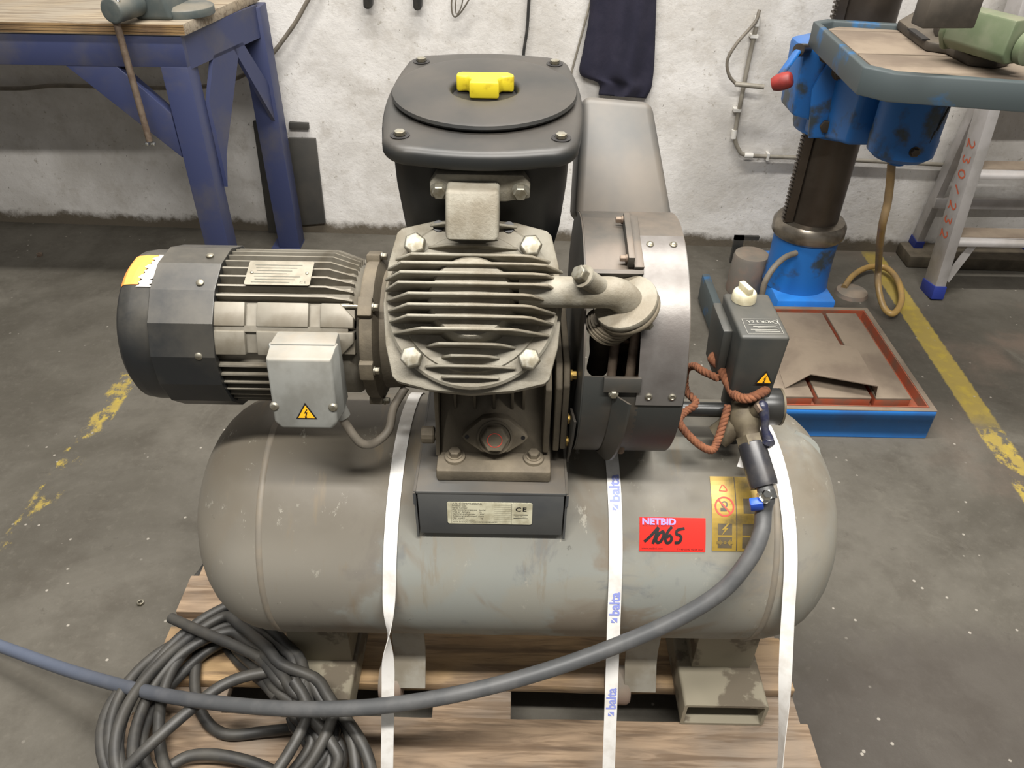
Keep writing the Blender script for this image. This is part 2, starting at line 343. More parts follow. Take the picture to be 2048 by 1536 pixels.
def texmesh(s, size, align='CENTER', shear=0.0, bold=0.0):
    c = bpy.data.curves.new('lettering', 'FONT'); c.body = s; c.size = size; c.align_x = align; c.align_y = 'CENTER'; c.shear = shear; c.resolution_u = 3; c.offset = bold
    o = bpy.data.objects.new('lettering', c); COL.objects.link(o); bpy.context.view_layer.update()
    me = bpy.data.meshes.new_from_object(o.evaluated_get(bpy.context.evaluated_depsgraph_get()))
    v = [tuple(p.co)[:2] for p in me.vertices]; f = [tuple(p.vertices) for p in me.polygons]
    bpy.data.objects.remove(o); bpy.data.curves.remove(c); bpy.data.meshes.remove(me); return v, f
class Flat:                 # flat print: 2-D shapes carried onto a surface by a function
    def __init__(s): s.v = []; s.f = []
    def add(s, vs, fs): k = len(s.v); s.v += list(vs); s.f += [tuple(i+k for i in q) for q in fs]; return s
    def rect(s, x0, x1, y0, y1, nx=1, ny=1):
        vs = [(x0+(x1-x0)*i/nx, y0+(y1-y0)*j/ny) for j in range(ny+1) for i in range(nx+1)]
        return s.add(vs, [(j*(nx+1)+i, j*(nx+1)+i+1, (j+1)*(nx+1)+i+1, (j+1)*(nx+1)+i) for j in range(ny) for i in range(nx)])
    def text(s, t, size, x, y, align='CENTER', shear=0.0, rot=0.0, sx=1.0, bold=0.0):
        v, f = texmesh(t, size, align, shear, bold); c, q = math.cos(rot), math.sin(rot)
        return s.add([(x+c*a*sx-q*b, y+q*a*sx+c*b) for a, b in v], f)
    def poly(s, p): return s.add(p, [tuple(range(len(p)))])
    def stroke(s, pts, w):
        P = [Vector((p[0], p[1], 0)) for p in smoothpath([(a, b, 0) for a, b in pts], 5)]; vs = []
        for i, p in enumerate(P):
            t = P[min(i+1, len(P)-1)]-P[max(i-1, 0)]; n = Vector((-t.y, t.x, 0)).normalized()*w/2; vs += [tuple((p+n)[:2]), tuple((p-n)[:2])]
        return s.add(vs, [(2*i, 2*i+1, 2*i+3, 2*i+2) for i in range(len(P)-1)])
    def ring(s, x, y, r0, r1, n=24):
        vs = [(x+r*math.cos(2*math.pi*i/n), y+r*math.sin(2*math.pi*i/n)) for i in range(n) for r in (r0, r1)]
        return s.add(vs, [(2*i, 2*i+1, (2*i+3) % (2*n), (2*i+2) % (2*n)) for i in range(n)])
    def build(s, name, m, fn, parent=None, thick=0.0):
        b = MB(); b.add([tuple(fn(x, y)) for x, y in s.v], s.f)
        V = np.array(b.v); c = (V.min(0)+V.max(0))/2
        me = bpy.data.meshes.new(name); me.from_pydata([tuple(p) for p in V-c], [], b.f); me.update(); me.materials.append(M[m])
        o = bpy.data.objects.new(name, me); COL.objects.link(o); o.location = c; setp(o, parent)
        if thick:
            md = o.modifiers.new('thickness', 'SOLIDIFY'); md.thickness = thick; md.offset = 0
        return o
def planefn(X, lift=0.0): return lambda a, b: X @ Vector((a, b, lift))
def warning_triangle(parent, X, sz, flip=1):
    h = sz*.866; t = [(-sz/2, -h/3), (sz/2, -h/3), (0, 2*h/3)]
    plab(Flat().poly([(x*1.12, y*1.12) for x, y in t]).build('warning_sticker', 'inkblack', planefn(X, .0006), parent), 'yellow warning triangle with black lightning bolt')
    Flat().poly([(x*.86, y*.86) for x, y in t]).build('warning_field', 'triyellow', planefn(X, .001), parent)
    k = sz*.2
    Flat().poly([(.2*k, 1.35*k), (-.55*k, .1*k), (-.05*k, .2*k), (-.3*k, -.8*k), (-.55*k, -.7*k), (-.25*k, -1.35*k), (.3*k, -.85*k), (.0*k, -.85*k), (.4*k, .55*k), (-.1*k, .45*k), (.5*k, 1.3*k)]).build('lightning_mark', 'inkblack', planefn(X, .0014), parent)
# ================================================================== THE SETTING
b = MB(); b.box(-5, 5, -3, 3.4, -.1, 0); tag(b.build('floor', 'floor', center=False), kind='structure', label='worn grey concrete workshop floor with yellow lines', cat='floor')
XW = Matrix(((WU.x, WN.x, 0, WO.x), (WU.y, WN.y, 0, WO.y), (0, 0, 1, 0), (0, 0, 0, 1)))
b = MB(); b.box(-5, 5, 0, .2, 0, 4.2, XW); tag(b.build('wall_back', 'wall', center=False), kind='structure', label='whitewashed rough concrete wall with grime', cat='wall')
# ================================================================== PALLET
PX0, PX1 = -.665, .538
pal = thing('wooden_pallet', 'worn wooden pallet of wide planks under the compressor', 'pallet', ((PX0+PX1)/2, 1.0, 0))
rows = [(.592, .738), (.800, .914), (.948, 1.043), (1.089, 1.180), (1.252, 1.395)]
for i, (y0, y1) in enumerate(rows):
    b = MB(); n = 14; jit = [random.uniform(-.0022, .0022) for _ in range(n+1)]
    dx0, dx1 = random.uniform(-.006, .006), random.uniform(-.004, .004)
    for k in range(n):
        xa = PX0+dx0+(PX1+dx1-PX0-dx0)*k/n; xb = PX0+dx0+(PX1+dx1-PX0-dx0)*(k+1)/n
        ya, yb = y1+jit[k], y1+jit[k+1]; za, zb = y0-jit[k], y0-jit[k+1]
        b.v += [(xa, za, .122), (xa, ya, .122), (xa, ya, .144), (xa, za, .144)]
        if k == n-1: b.v += [(xb, zb, .122), (xb, yb, .122), (xb, yb, .144), (xb, zb, .144)]
    for k in range(n):
        o = 4*k; b.f += [(o+j, o+(j+1) % 4, o+4+(j+1) % 4, o+4+j) for j in range(4)]
    b.f += [(3, 2, 1, 0), (4*n, 4*n+1, 4*n+2, 4*n+3)]
    b.build('plank', 'woody' if i in (1, 3) else 'wood', pal, bevel=.002)
for xc in (PX0+.075, (PX0+PX1)/2, PX1-.075):
    MB().box(xc-.072, xc+.072, .6, 1.392, .1, .1215).build('cross_plank', 'wood', pal, bevel=.002)
    for yc in (.66, .995, 1.33): MB().box(xc-.07, xc+.07, yc-.05, yc+.05, .022, .0995).build('spacer_block', 'wood', pal, bevel=.002)
for ya, yb in ((.592, .70), (.94, 1.05), (1.285, 1.395)): MB().box(PX0+.004, PX1-.004, ya, yb, 0, .0215).build('bottom_plank', 'wood', pal, bevel=.002)
# ================================================================== AIR COMPRESSOR
YC, ZC, TZ, TR = .92, .85, .478, .20
TX0, TX1, TD = -.365, .39, .143
ac = thing('air_compressor', 'dusty piston air compressor on a long grey horizontal tank', 'compressor', (0, .92, .144))
# --- tank
b = MB(); prof = []
for i in range(13):
    a = math.pi/2*i/12; prof.append((TR*math.sin(a)**.9, TX0-TD*math.cos(a)**.85 if i < 12 else TX0))
for k in range(1, 8): prof.append((TR, TX0+(TX1-TX0)*k/8))
for i in range(12, -1, -1):
    a = math.pi/2*i/12; prof.append((TR*math.sin(a)**.9, TX1+(TD*math.cos(a)**.85 if i < 12 else 0)))
b.lathe(prof, 96, AX(0, YC, TZ)); tank = b.build('tank', 'tank', ac, smooth=60)
for x in (TX0, TX1):
    MB().lathe([(TR-.002, -.006), (TR+.0012, -.004), (TR+.002, 0), (TR+.0012, .004), (TR-.002, .006)], 80, AX(x, YC, TZ)).build('weld_seam', 'seam', tank, smooth=60)
def TS(x, s, lift=.0006):        # surface point of the tank: s metres round from the top towards the front
    a = s/TR; return Vector((x, YC-(TR+lift)*math.sin(a), TZ+(TR+lift)*math.cos(a)))
def tank_hit(px, py):
    d = _ray(px, py); A = d.y**2+d.z**2; B = 2*(d.y*(-YC)+d.z*(HC-TZ)); Cq = YC**2+(HC-TZ)**2-TR**2
    t = (-B-math.sqrt(max(B*B-4*A*Cq, 0)))/(2*A); p = CAMP+d*t; return p.x, TR*math.atan2(YC-p.y, p.z-TZ)
# lifting flap on the right dome
flap = MB(); pts = []
for i in range(9):
    t = i/8; c0 = PD(1590+53*t, 868+62*t, 1.20+.02*t); wv = .012*math.sin(math.pi*min(1, t*1.05+.02))+.003
    pts.append((c0+Vector((wv, .006, wv*.4)), c0-Vector((wv*.6, 0, wv*.3))))
flap.v = [tuple(p) for a, c in pts for p in (a, c)]+[tuple(p+Vector((.002, .006, -.004))) for a, c in pts for p in (a, c)]
n2 = 18
for i in range(8):
    o = 2*i; flap.f += [(o, o+1, o+3, o+2), (n2+o+2, n2+o+3, n2+o+1, n2+o), (o, o+2, n2+o+2, n2+o), (o+1, n2+o+1, n2+o+3, o+3)]
flap.f += [(0, n2, n2+1, 1), (16, 17, n2+17, n2+16)]
flap.build('lifting_flap', 'tank', tank)
# --- feet: rectangular tube runners with uprights
for x0, x1 in ((.309, .456), (-.402, -.272)):
    b = MB(); po = squircle((x1-x0)/2, .031, .006); pi = squircle((x1-x0)/2-.006, .025, .003)
    X = frame(((x0+x1)/2, .731, .1755), (0, 1, 0), (1, 0, 0)); b.ringprism(po, pi, 0, .36, X); ft = b.build('foot_runner', 'galv', ac)
    up = MB(); xm = (x0+x1)/2
    up.hexa([(xm-.05, .805, .206), (xm+.058, .805, .206), (xm+.058, 1.035, .206), (xm-.05, 1.035, .206)], [(xm-.05, .805, .33), (xm+.058, .805, .33), (xm+.058, 1.035, .33), (xm-.05, 1.035, .33)])
    up.build('foot_upright', 'galv', ft, bevel=.003)
for xm in (-.172, .236):             # bent brackets with wheels
    b = MB(); pl = [(.800, .33), (.800, .262), (.792, .235), (.763, .196), (.760, .196), (.788, .238), (.795, .264), (.796, .33)]
    b.prism([(p[0], p[1]) for p in pl], xm-.028, xm+.028, Matrix(((0, 0, 1, 0), (1, 0, 0, 0), (0, 1, 0, 0), (0, 0, 0, 1))))
    br = b.build('wheel_bracket', 'pale', ac, bevel=.001)
    nq = Vector((0, -.80, .6)).normalized()
    MB().cyl(.006, -.0005, .0016, 14, frame((xm+.002, .771, .2085), nq)).build('bracket_hole', 'inkblack', br)
    MB().lathe([(.008, -.02), (.03, -.02), (.034, -.014), (.034, .014), (.03, .02), (.008, .02)], 32, AX(xm-.036, .785, .178)).build('wheel', 'greycastpump', br)
# --- base bracket on the tank
BX0, BX1 = -.130, .077
b = MB(); b.box(BX0, BX1, .752, 1.088, .688, .694); b.box(BX0+.002, BX1-.002, .7525, .757, .609, .6895); b.box(BX0+.002, BX1-.002, 1.083, 1.0875, .609, .6895)
bk = b.build('base_bracket', 'bracket', ac, bevel=.0018)
for xs in (BX0-.003, BX1+.000):
    bb = MB(); ys = [.754+.33*i/16 for i in range(17)]
    lo = [max(.60, TZ+math.sqrt(max(TR*TR-(y-YC)**2, 0))-.0015) for y in ys]; lo = [min(l, .688) for l in lo]; bb.v = []
    for y, l in zip(ys, lo): bb.v += [(xs, y, l), (xs, y, .692), (xs+.003, y, l), (xs+.003, y, .692)]
    for i in range(16):
        o = 4*i; bb.f += [(o, o+4, o+5, o+1), (o+2, o+3, o+7, o+6), (o+1, o+5, o+7, o+3), (o, o+2, o+6, o+4)]
    bb.f += [(0, 1, 3, 2), (64, 66, 67, 65)]
    bb.build('bracket_side', 'bracket', bk)
MB().box(BX0-.004, BX0-.001, .752, .80, .668, .69).build('bracket_tab', 'bracket', bk)
MB().box(BX1+.001, BX1+.004, .752, .80, .668, .69).build('bracket_tab', 'bracket', bk)
# type plate on the bracket
XN = frame((-.028, .7522, .6535), (0, -1, .0), (1, 0, 0))
Flat().poly(squircle(.0595, .0215, .003)).build('type_plate', 'label', planefn(XN, .0006), bk, .0006)
f = Flat(); ln = ['AIR COMPRESSOR', 'Product type', 'Serial number', 'Max working pressure   bar(e)', 'Free air delivery            l/s', 'Nominal shaft power      kW', 'Rotational shaft speed  r/min', 'Net weight                     kg', 'Year of construction', 'MADE BY ATLAS COPCO AIRPOWER BELGIUM']
for i, s in enumerate(ln): f.text(s, .0052 if i == 0 else .0038, -.0525, .0185-.00405*i, 'LEFT', sx=1.0 if i < 9 else .8)
f.build('type_plate_text', 'inkgrey', planefn(XN, .0011), bk)
f = Flat(); f.rect(-.0540, -.0537, -.0205, .0205); f.rect(.0305, .0308, -.0205, .0205)
for i in range(9): f.rect(.006, .030, .0165-.00405*i, .0167-.00405*i)
f.build('type_plate_rules', 'inkgrey', planefn(XN, .0011), bk)
f = Flat(); f.text('C', .0115, .0400, .0085, bold=.0003); f.text('E', .0115, .0485, .0085, bold=.0003); f.rect(.0335, .0535, -.0025, -.0012); f.rect(.0335, .0535, -.0095, -.0082); f.text('Atlas Copco', .0032, .0435, -.0053, shear=.2)
f.build('type_plate_marks', 'inkblack', planefn(XN, .0011), bk)
# --- crankcase
CX0, CX1 = -.103, .056
b = MB(); b.prism([(.772, .694), (.772, .714), (.79, .717), (1.05, .717), (1.068, .694)], CX0, CX1, Matrix(((0, 0, 1, 0), (1, 0, 0, 0), (0, 1, 0, 0), (0, 0, 0, 1))))
YZX = Matrix(((0, 0, 1, 0), (1, 0, 0, 0), (0, 1, 0, 0), (0, 0, 0, 1)))
cf = b.build('crankcase_foot', 'castdark', ac, bevel=.004)
for px in (-.078, .032):
    MB().lathe([(.015, .0), (.0145, .004), (.013, .005)], 20, Matrix.Translation((px, .797, .716))).build('bolt_seat', 'castdark', cf)
    MB().hexbolt(.0085, .011, Matrix.Translation((px, .797, .7195))).build('foot_bolt', 'castdark', cf)
b = MB(); b.prism([(.806, .715), (.818, .745), (.826, .775), (.846, .80), (.85, .94), (.99, .94), (1.03, .80), (1.035, .715)], CX0+.004, CX1-.01, YZX)
cc = b.build('crankcase', 'castdark', ac, bevel=.004)
for x in (-.0775, -.0505, -.024, .001, .0165):
    MB().prism([(.83, .772), (.825, .80), (.826, .905), (.86, .905), (.86, .78)], x-.002, x+.002, YZX).build('rib', 'castdark', cc, bevel=.001)
MB().prism([(.80, .716), (.812, .76), (.822, .90), (.86, .90), (.86, .716)], CX0-.002, CX0+.004, YZX).build('end_flange', 'castdark', cc, bevel=.0015)
for k, x in enumerate((CX1-.012, CX1+.002, CX1+.012)):
    MB().prism([(.80+.004*k, .725), (.80+.004*k, .835), (.83, .86), (1.0, .86), (1.0, .725)], x, x+.009, YZX).build('end_cover', 'castdark', cc, bevel=.0025)
for z in (.735, .775, .85):
    MB().hexbolt(.006, .008, frame((CX1+.021, .815, z), (1, 0, 0))).build('cover_bolt', 'brass', cc)
# oil-level boss and plug
XO = frame((-.022, .806, .752), (0, -.93, .36), (1, 0, 0))
dia = [(.046, 0), (.040, .007), (.018, .026), (0, .029), (-.018, .026), (-.040, .007), (-.046, 0), (-.040, -.007), (-.018, -.022), (0, -.024), (.018, -.022), (.040, -.007)]
MB().prism(dia, -.012, .010, XO).build('sight_boss', 'castdark', cc, bevel=.002)
MB().lathe([(.0245, .0095), (.0245, .0125), (.0215, .0125), (.021, .011)], 32, XO).build('plug_ring', 'castdark', cc)
MB().lathe([(.0195, .0102), (.0195, .020), (.0175, .0225)], 6, XO).build('hex_plug', 'castdark', cc, bevel=.0008)
Flat().ring(0, 0, .0093, .0104).build('plug_ring_mark', 'inkred', planefn(XO, .0229), cc)
for sx in (-1, 1): MB().cyl(.003, .0098, .0104, 10, XO @ Matrix.Translation((sx*.0385, 0, 0))).build('boss_hole', 'inkblack', cc)
MB().lathe([(.011, 0), (.0125, .002), (.0125, .016), (.011, .018)], 14, frame((CX0-.004, .815, .742), (-1, 0, 0))).build('oil_filler_cap', 'castdark', cc, smooth=20)
MB().cyl(.007, -.006, .004, 14, frame((CX0-.004, .815, .742), (-1, 0, 0))).build('oil_filler_neck', 'castdark', cc)
def quad(x0, x1, y0, y1, z): return [(x0, y0, z), (x1, y0, z), (x1, y1, z), (x0, y1, z)]
# --- cylinder and finned head
E43 = R(43); HN = Vector((0, -math.cos(E43), math.sin(E43))); HV = Vector((0, math.sin(E43), math.cos(E43))); HXc = -.049
HO = Vector((HXc, YC, ZC))+HN*.183
XH = Matrix(((1, HV.x, HN.x, HO.x), (0, HV.y, HN.y, HO.y), (0, HV.z, HN.z, HO.z), (0, 0, 0, 1)))
b = MB(); b.cyl(.088, -.17, -.03, 48, XH); cyl = b.build('cylinder', 'castdark', ac)
for k in range(5): MB().lathe([(.086, -.110+.017*k), (.100, -.110+.017*k), (.100, -.106+.017*k), (.086, -.106+.017*k)], 48, XH).build('cylinder_fin', 'castdark', cyl)
fl = []
for q in range(4):
    for u, vv in ((-.088, .094), (-.05, .1035), (0, .108), (.05, .1035), (.088, .094)):
        c, s_ = math.cos(-q*math.pi/2), math.sin(-q*math.pi/2); fl.append((u*c-vv*s_, u*s_+vv*c))
MB().prism(fl[::-1], -.036, -.012, XH).build('cylinder_flange', 'cast', cyl, bevel=.003)
b = MB(); b.lathe([(.100, -.0125), (.103, -.010), (.103, -.002), (.100, .001), (.0845, .001), (.083, .004), (.080, .004)], 72, XH); hd = b.build('cylinder_head', 'cast', ac)
MB().lathe([(.055, .003), (.052, .012), (.048, .030), (.045, .034), (0, .036)], 48, XH).build('head_crown', 'cast', hd)
fins = [(.092, .052, .036, .016), (.077, .030, .018, .016), (.0655, .053, .030, .018), (.050, .092, .070, .032), (.0375, .101, .080, .042), (.025, .103, .080, .047), (.0125, .103, .082, .049),
        (0, .101, .070, .050), (-.0125, .099, .070, .050), (-.025, .097, .070, .048), (-.0385, .092, .055, .044), (-.0535, .053, .036, .03), (-.066, .034, .022, .022), (-.0775, .053, .036, .018), (-.0895, .034, .024, .012)]
for v, hb, ht, h in fins:
    ex = .006 if .01 < v < .045 else 0
    poly = [(-hb, .003), (-hb, .006), (-ht, h), (ht-.01, h), (ht+ex, h-.004), (hb+ex, .006), (hb+ex, .003)]
    b = MB(); n = len(poly); t = .0016
    b.add([(p[0], v-t, p[1]) for p in poly]+[(p[0], v+t, p[1]) for p in poly], [tuple(range(n)), tuple(range(2*n-1, n-1, -1))]+[(i, i+n, (i+1) % n+n, (i+1) % n) for i in range(n)], XH)
    b.build('fin', 'cast', hd, bevel=.0007, seg=1)
for u in (-.0685, .0685):
    for v in (-.0675, .0675):
        MB().hexbolt(.0136, .016, XH @ Matrix.Translation((u, v, .001)) @ Matrix.Rotation(random.random(), 4, 'Z'), False).build('head_bolt', 'boltyel', hd, bevel=.0008)
# intake duct up to the filter
b = MB(); b.hexa(quad(HXc-.030, HXc+.031, .796, .866, 1.050), quad(HXc-.030, HXc+.031, .822, .866, 1.101))
dk = b.build('intake_duct', 'cast', ac, bevel=.005, seg=3)
for u in (-.042, .042): MB().cyl(.007, .0005, .0018, 16, XH @ Matrix.Translation((u, .0925, .001))).build('duct_port', 'inkblack', dk)
# --- intake filter
T10 = R(4); FO = Vector((-.041, .998, 1.150))
XF = Matrix(((1, 0, 0, FO.x), (0, math.cos(T10), -math.sin(T10), FO.y), (0, math.sin(T10), math.cos(T10), FO.z), (0, 0, 0, 1)))
b = MB(); layers = [(.120, -.019), (.122, -.015), (.122, -.005), (.119, 0), (.112, .0015)]; v = []; n = 0
for hs, z in layers:
    q = squircle(hs-.008, hs+.038, .040, .010, 6); n = len(q); v += [(p[0], p[1], z) for p in q]
fs = [tuple(range(n-1, -1, -1)), tuple(range((len(layers)-1)*n, len(layers)*n))]+[(k*n+i, k*n+(i+1) % n, (k+1)*n+(i+1) % n, (k+1)*n+i) for k in range(len(layers)-1) for i in range(n)]
b.add(v, fs, XF); fp = b.build('filter_cover_plate', 'lidblack', ac, smooth=50)
b = MB(); layers = [(.104, -.018), (.103, -.06), (.098, -.12), (.09, -.165), (.075, -.185)]; v = []
for hs, z in layers:
    q = squircle(hs, hs+.036, .032, 0, 6); n = len(q); v += [(p[0], p[1], z) for p in q]
fs = [tuple(range(n-1, -1, -1)), tuple(range((len(layers)-1)*n, len(layers)*n))]+[(k*n+i, k*n+(i+1) % n, (k+1)*n+(i+1) % n, (k+1)*n+i) for k in range(len(layers)-1) for i in range(n)]
b.add(v, fs, XF); fb = b.build('filter_housing', 'bodyblack', ac, smooth=60)
b = MB(); b.lathe([(.107, .001), (.109, .003), (.1150, .004), (.1170, .007), (.1155, .0105), (.110, .012), (.075, .0135), (.048, .0132), (.0445, .012), (.042, .009), (.041, .0024), (0, .0022)], 96, XF)
ld = b.build('filter_lid', 'lidblack', ac, smooth=50)
MB().lathe([(.0395, .0024), (.0395, .0030), (0, .0032)], 48, XF).build('lid_recess', 'inkblack', ld)
b = MB(); tb = [(-.036, .004), (-.036, .015), (-.030, .019), (.030, .019), (.037, .013), (.037, .004), (.022, .003), (.017, -.006), (.019, -.020), (-.019, -.020), (-.017, -.006), (-.022, .003)]
b.prism(tb, .004, .0245, XF @ Matrix.Translation((0, .004, 0))); kb = b.build('lid_knob', 'yellow', ld, bevel=.003, seg=2); plab(kb, 'bright yellow T-shaped knob in the lid recess')
for u in (-.0925, .0925):
    for v in (-.1235, .1235):
        Xb = XF @ Matrix.Translation((u, v, .0015)); MB().lathe([(.0115, .0006), (.0115, .001), (.008, .0012), (.0078, .0004)], 20, Xb).build('bolt_recess', 'inkblack', fp)
        MB().hexbolt(.0066, .006, Xb, False).build('lid_bolt', 'boltyel', fp); MB().cyl(.004, -.036, -.019, 10, XF @ Matrix.Translation((u*.93, v*1.02, 0))).build('bolt_shank', 'castdark', fp)
XFf = XF @ Matrix.Translation((0, -.140, -.046)) @ Matrix.Rotation(R(90), 4, 'X')
b = MB(); b.prism([(-.058, -.013), (-.058, .004), (-.05, .016), (.05, .016), (.058, .004), (.058, -.013), (.03, -.018), (-.03, -.018)], -.006, .014, XFf)
fg = b.build('intake_flange', 'cast', ac, bevel=.002)
for u in (-.047, .047): MB().hexbolt(.0085, .011, XFf @ Matrix.Translation((u, -.003, .014))).build('flange_bolt', 'boltyel', fg)
# --- motor
b = MB(); b.lathe([(.05, -.42), (.088, -.42), (.092, -.40), (.092, -.215), (.08, -.200), (.0, -.200)], 64, AX(0, YC, ZC)); mo = b.build('motor', 'motorgrey', ac)
def Ra(a): return Vector((0, -math.cos(R(a)), math.sin(R(a))))
def XR(x, a, r): return frame(Vector((x, YC, ZC))+Ra(a)*r, Ra(a), (1, 0, 0))
angs = [142, 134, 126, 118, 110, 102, 94, 86, 78, 70, 62, 54.5] + [3, -5, -13, -21, -29, -37, -45, -53, -61, -69]
for a in angs:
    rt, long = (.108, True) if a > 40 else (.106, a > -2 and False)
    x1 = -.222 if a > 40 else (-.262 if a < -8 else -.268); pp = [(-.405, .088), (-.405, rt), (x1-.022, rt), (x1+.012, .096), (x1+.012, .088)]
    X = Matrix(((1, 0, 0, 0), (0, Ra(a).y, Ra(a+90).y, YC), (0, Ra(a).z, Ra(a+90).z, ZC), (0, 0, 0, 1)))
    MB().prism(pp, -.0013, .0013, X).build('cooling_fin', 'motorgrey', mo)
# mounting pads between the fins
for s_, ac_ in ((1, 41), (-1, 21)):
    for x0, x1, tap in ((-.395, -.345, 0), (-.330, -.263, 0), (-.248, -.205, .018)):
        X = XR(0, ac_, .098); hw = .016
        pl = [(x0, -hw), (x1, -hw), (x1, hw-tap), (x1-tap, hw), (x0, hw)] if s_ > 0 else [(x0, -hw+0), (x1-tap, -hw), (x1, -hw+tap), (x1, hw), (x0, hw)]
        MB().prism(pl, -.012, .010, X).build('mounting_pad', 'motorgrey', mo, bevel=.002)
    MB().box(-.395, -.205, -.014, .014, -.01, .003, XR(0, ac_, .098)).build('pad_base', 'motorgrey', mo)
MB().bar(Vector((-.395, YC, ZC))+Ra(31)*.105, Vector((-.212, YC, ZC))+Ra(31)*.105, .003, .008, Ra(31)).build('pad_ridge', 'motorgrey', mo)
# fan cover
b = MB(); b.lathe([(0, -.519), (.07, -.519), (.094, -.516), (.103, -.508), (.105, -.495), (.105, -.44), (.10, -.44)], 72, AX(0, YC, ZC)); fc = b.build('fan_cover', 'motorblack', mo, smooth=50); plab(fc, 'black fan cover at the motor end')
oc = []
for i in range(16):
    a = 2*math.pi*(i+.5)/16; r = .1130; oc.append((r*math.cos(a), r*math.sin(a)))
oi = [(p[0]*.9, p[1]*.9) for p in oc]
MB().ringprism(oc, oi, -.468, -.384, AX(0, YC, ZC)).build('fan_cover_skirt', 'motorblack', mo, smooth=20, bevel=.001)
for a in (62, 12, 88): MB().lathe([(.005, 0), (.005, .002), (.003, .0035)], 16, XR(-.405, a, .1115)).build('cover_screw', 'steel', mo)
def motfn(r): return lambda x, s: Vector((x, YC, ZC))+Ra(s)*r
def coverfn(l): return lambda x, a: Vector((x, YC, ZC))+Ra(a)*(l+np.interp(x, [-.519, -.516, -.508, -.495, -.44], [.07, .094, .103, .105, .105]))
def coverpatch(name, m, rowsx, l):       # rows of (angle, x from, x to)
    f = Flat(); vs = [(xa+(xb-xa)*k/8, a) for a, xa, xb in rowsx for k in range(9)]
    f.add(vs, [(9*i+k, 9*i+k+1, 9*i+k+10, 9*i+k+9) for i in range(len(rowsx)-1) for k in range(8)]); return f.build(name, m, coverfn(l), mo, .0004)
coverpatch('orange_sticker', 'orange', [(62+4*i, -.5155+.0006*abs(i-4), -.488+.0012*i) for i in range(9)], .0008)
coverpatch('torn_sticker_paper', 'paper', [(60+2*i, -.490+.0006*i+[.0, .004, .001, .005, -.002][i % 5], -.470+[.002, -.004, .006, -.006, .003, -.001, .007][i % 7]+.0003*i) for i in range(18)], .0013)
# nameplate
XPn = XR(-.306, 72, .1095)
Flat().poly(squircle(.0425, .021, .003)).build('motor_nameplate', 'plate', planefn(XPn, .0006), mo, .001)
f = Flat()
for i in range(7): f.rect(-.034+.002*(i % 3), .028-.006*(i % 4), .013-.005*i, .0142-.005*i)
f.text('C', .006, .031, -.016); f.text('E', .006, .036, -.016); f.build('nameplate_print', 'inkgrey', planefn(XPn, .0013), mo)
for u in (-.036, .036): MB().lathe([(.0022, 0), (.0022, .001), (.001, .0018)], 12, XPn @ Matrix.Translation((u, 0, .001))).build('nameplate_rivet', 'steel', mo)
# terminal box
TBX0, TBX1 = -.302, -.216
b = MB(); b.hexa([(TBX0+.004, .815, .806), (TBX1-.004, .815, .806), (TBX1-.004, .815, .912), (TBX0+.004, .815, .912)], [(TBX0+.002, .783, .812), (TBX1-.002, .783, .812), (TBX1-.002, .783, .914), (TBX0+.002, .783, .914)])
tbx = b.build('terminal_box', 'boxgrey', mo, bevel=.003)
lidq = [(-.043, -.046), (-.043, .050), (.043, .050), (.043, -.046), (.034, -.056), (-.034, -.056)]
XT = frame(((TBX0+TBX1)/2, .783, .862), (0, -.985, .17), (1, 0, 0)); b = MB()
lay = [(1.0, 0), (1.0, .006), (.955, .010), (.93, .030), (.90, .0335)]; v = []
for k, z in lay: v += [(p[0]*k, (p[1]*k if z < .012 else p[1]*k-.004), z) for p in lidq]
n = 6; fs = [tuple(range(n-1, -1, -1)), tuple(range(4*n, 5*n))]+[(k*n+i, k*n+(i+1) % n, (k+1)*n+(i+1) % n, (k+1)*n+i) for k in range(4) for i in range(n)]
b.add(v, fs, XT); b.build('terminal_box_lid', 'boxgrey', mo, bevel=.0025)
warning_triangle(mo, XT @ Matrix.Translation((.002, -.033, .0334)), .024)
for u in (-.037, .036): MB().lathe([(.006, 0), (.006, .003), (.004, .005)], 16, XT @ Matrix.Translation((u, -.024, .0305))).build('lid_screw', 'boltyel', mo)
MB().cyl(.013, 0, .028, 16, frame((-.280, .80, .812), (0, 0, -1))).build('cable_gland', 'rubber', mo)
MB().cyl(.011, 0, .022, 12, frame((-.232, .795, .812), (.3, -.1, -1))).build('cable_gland', 'boxgrey', mo)
gp = [(-.230, .794, .80), (-.222, .79, .78), (-.205, .785, .752), (-.19, .80, .738), (-.172, .82, .745), (-.165, .84, .77), (-.150, .86, .79)]
MB().tube(smoothpath(gp, 8), .0062, 12).build('motor_lead', 'greycable', mo)
# motor flange and bell housing
b = MB(); b.lathe([(.06, -.2), (.098, -.2), (.1, -.197), (.1, -.183), (.085, -.176), (.083, -.15), (.088, -.12), (.088, -.105), (.05, -.105)], 64, AX(0, YC, ZC)); bh = b.build('bell_housing', 'castdark', ac)
for a in (105, 48, 0, -55):
    MB().box(-.201, -.182, -.013, .013, -.004, .010, XR(0, a, .098)).build('flange_ear', 'castdark', bh, bevel=.002)
    MB().hexbolt(.005, .008, frame(Vector((-.182, YC, ZC))+Ra(a)*.103, (1, 0, 0))).build('flange_bolt', 'steel', bh)
MB().cyl(.0025, -.235, -.185, 8, AX(0, YC-.105*math.cos(R(48)), ZC+.105*math.sin(R(48)))).build('tie_rod', 'steel', bh)
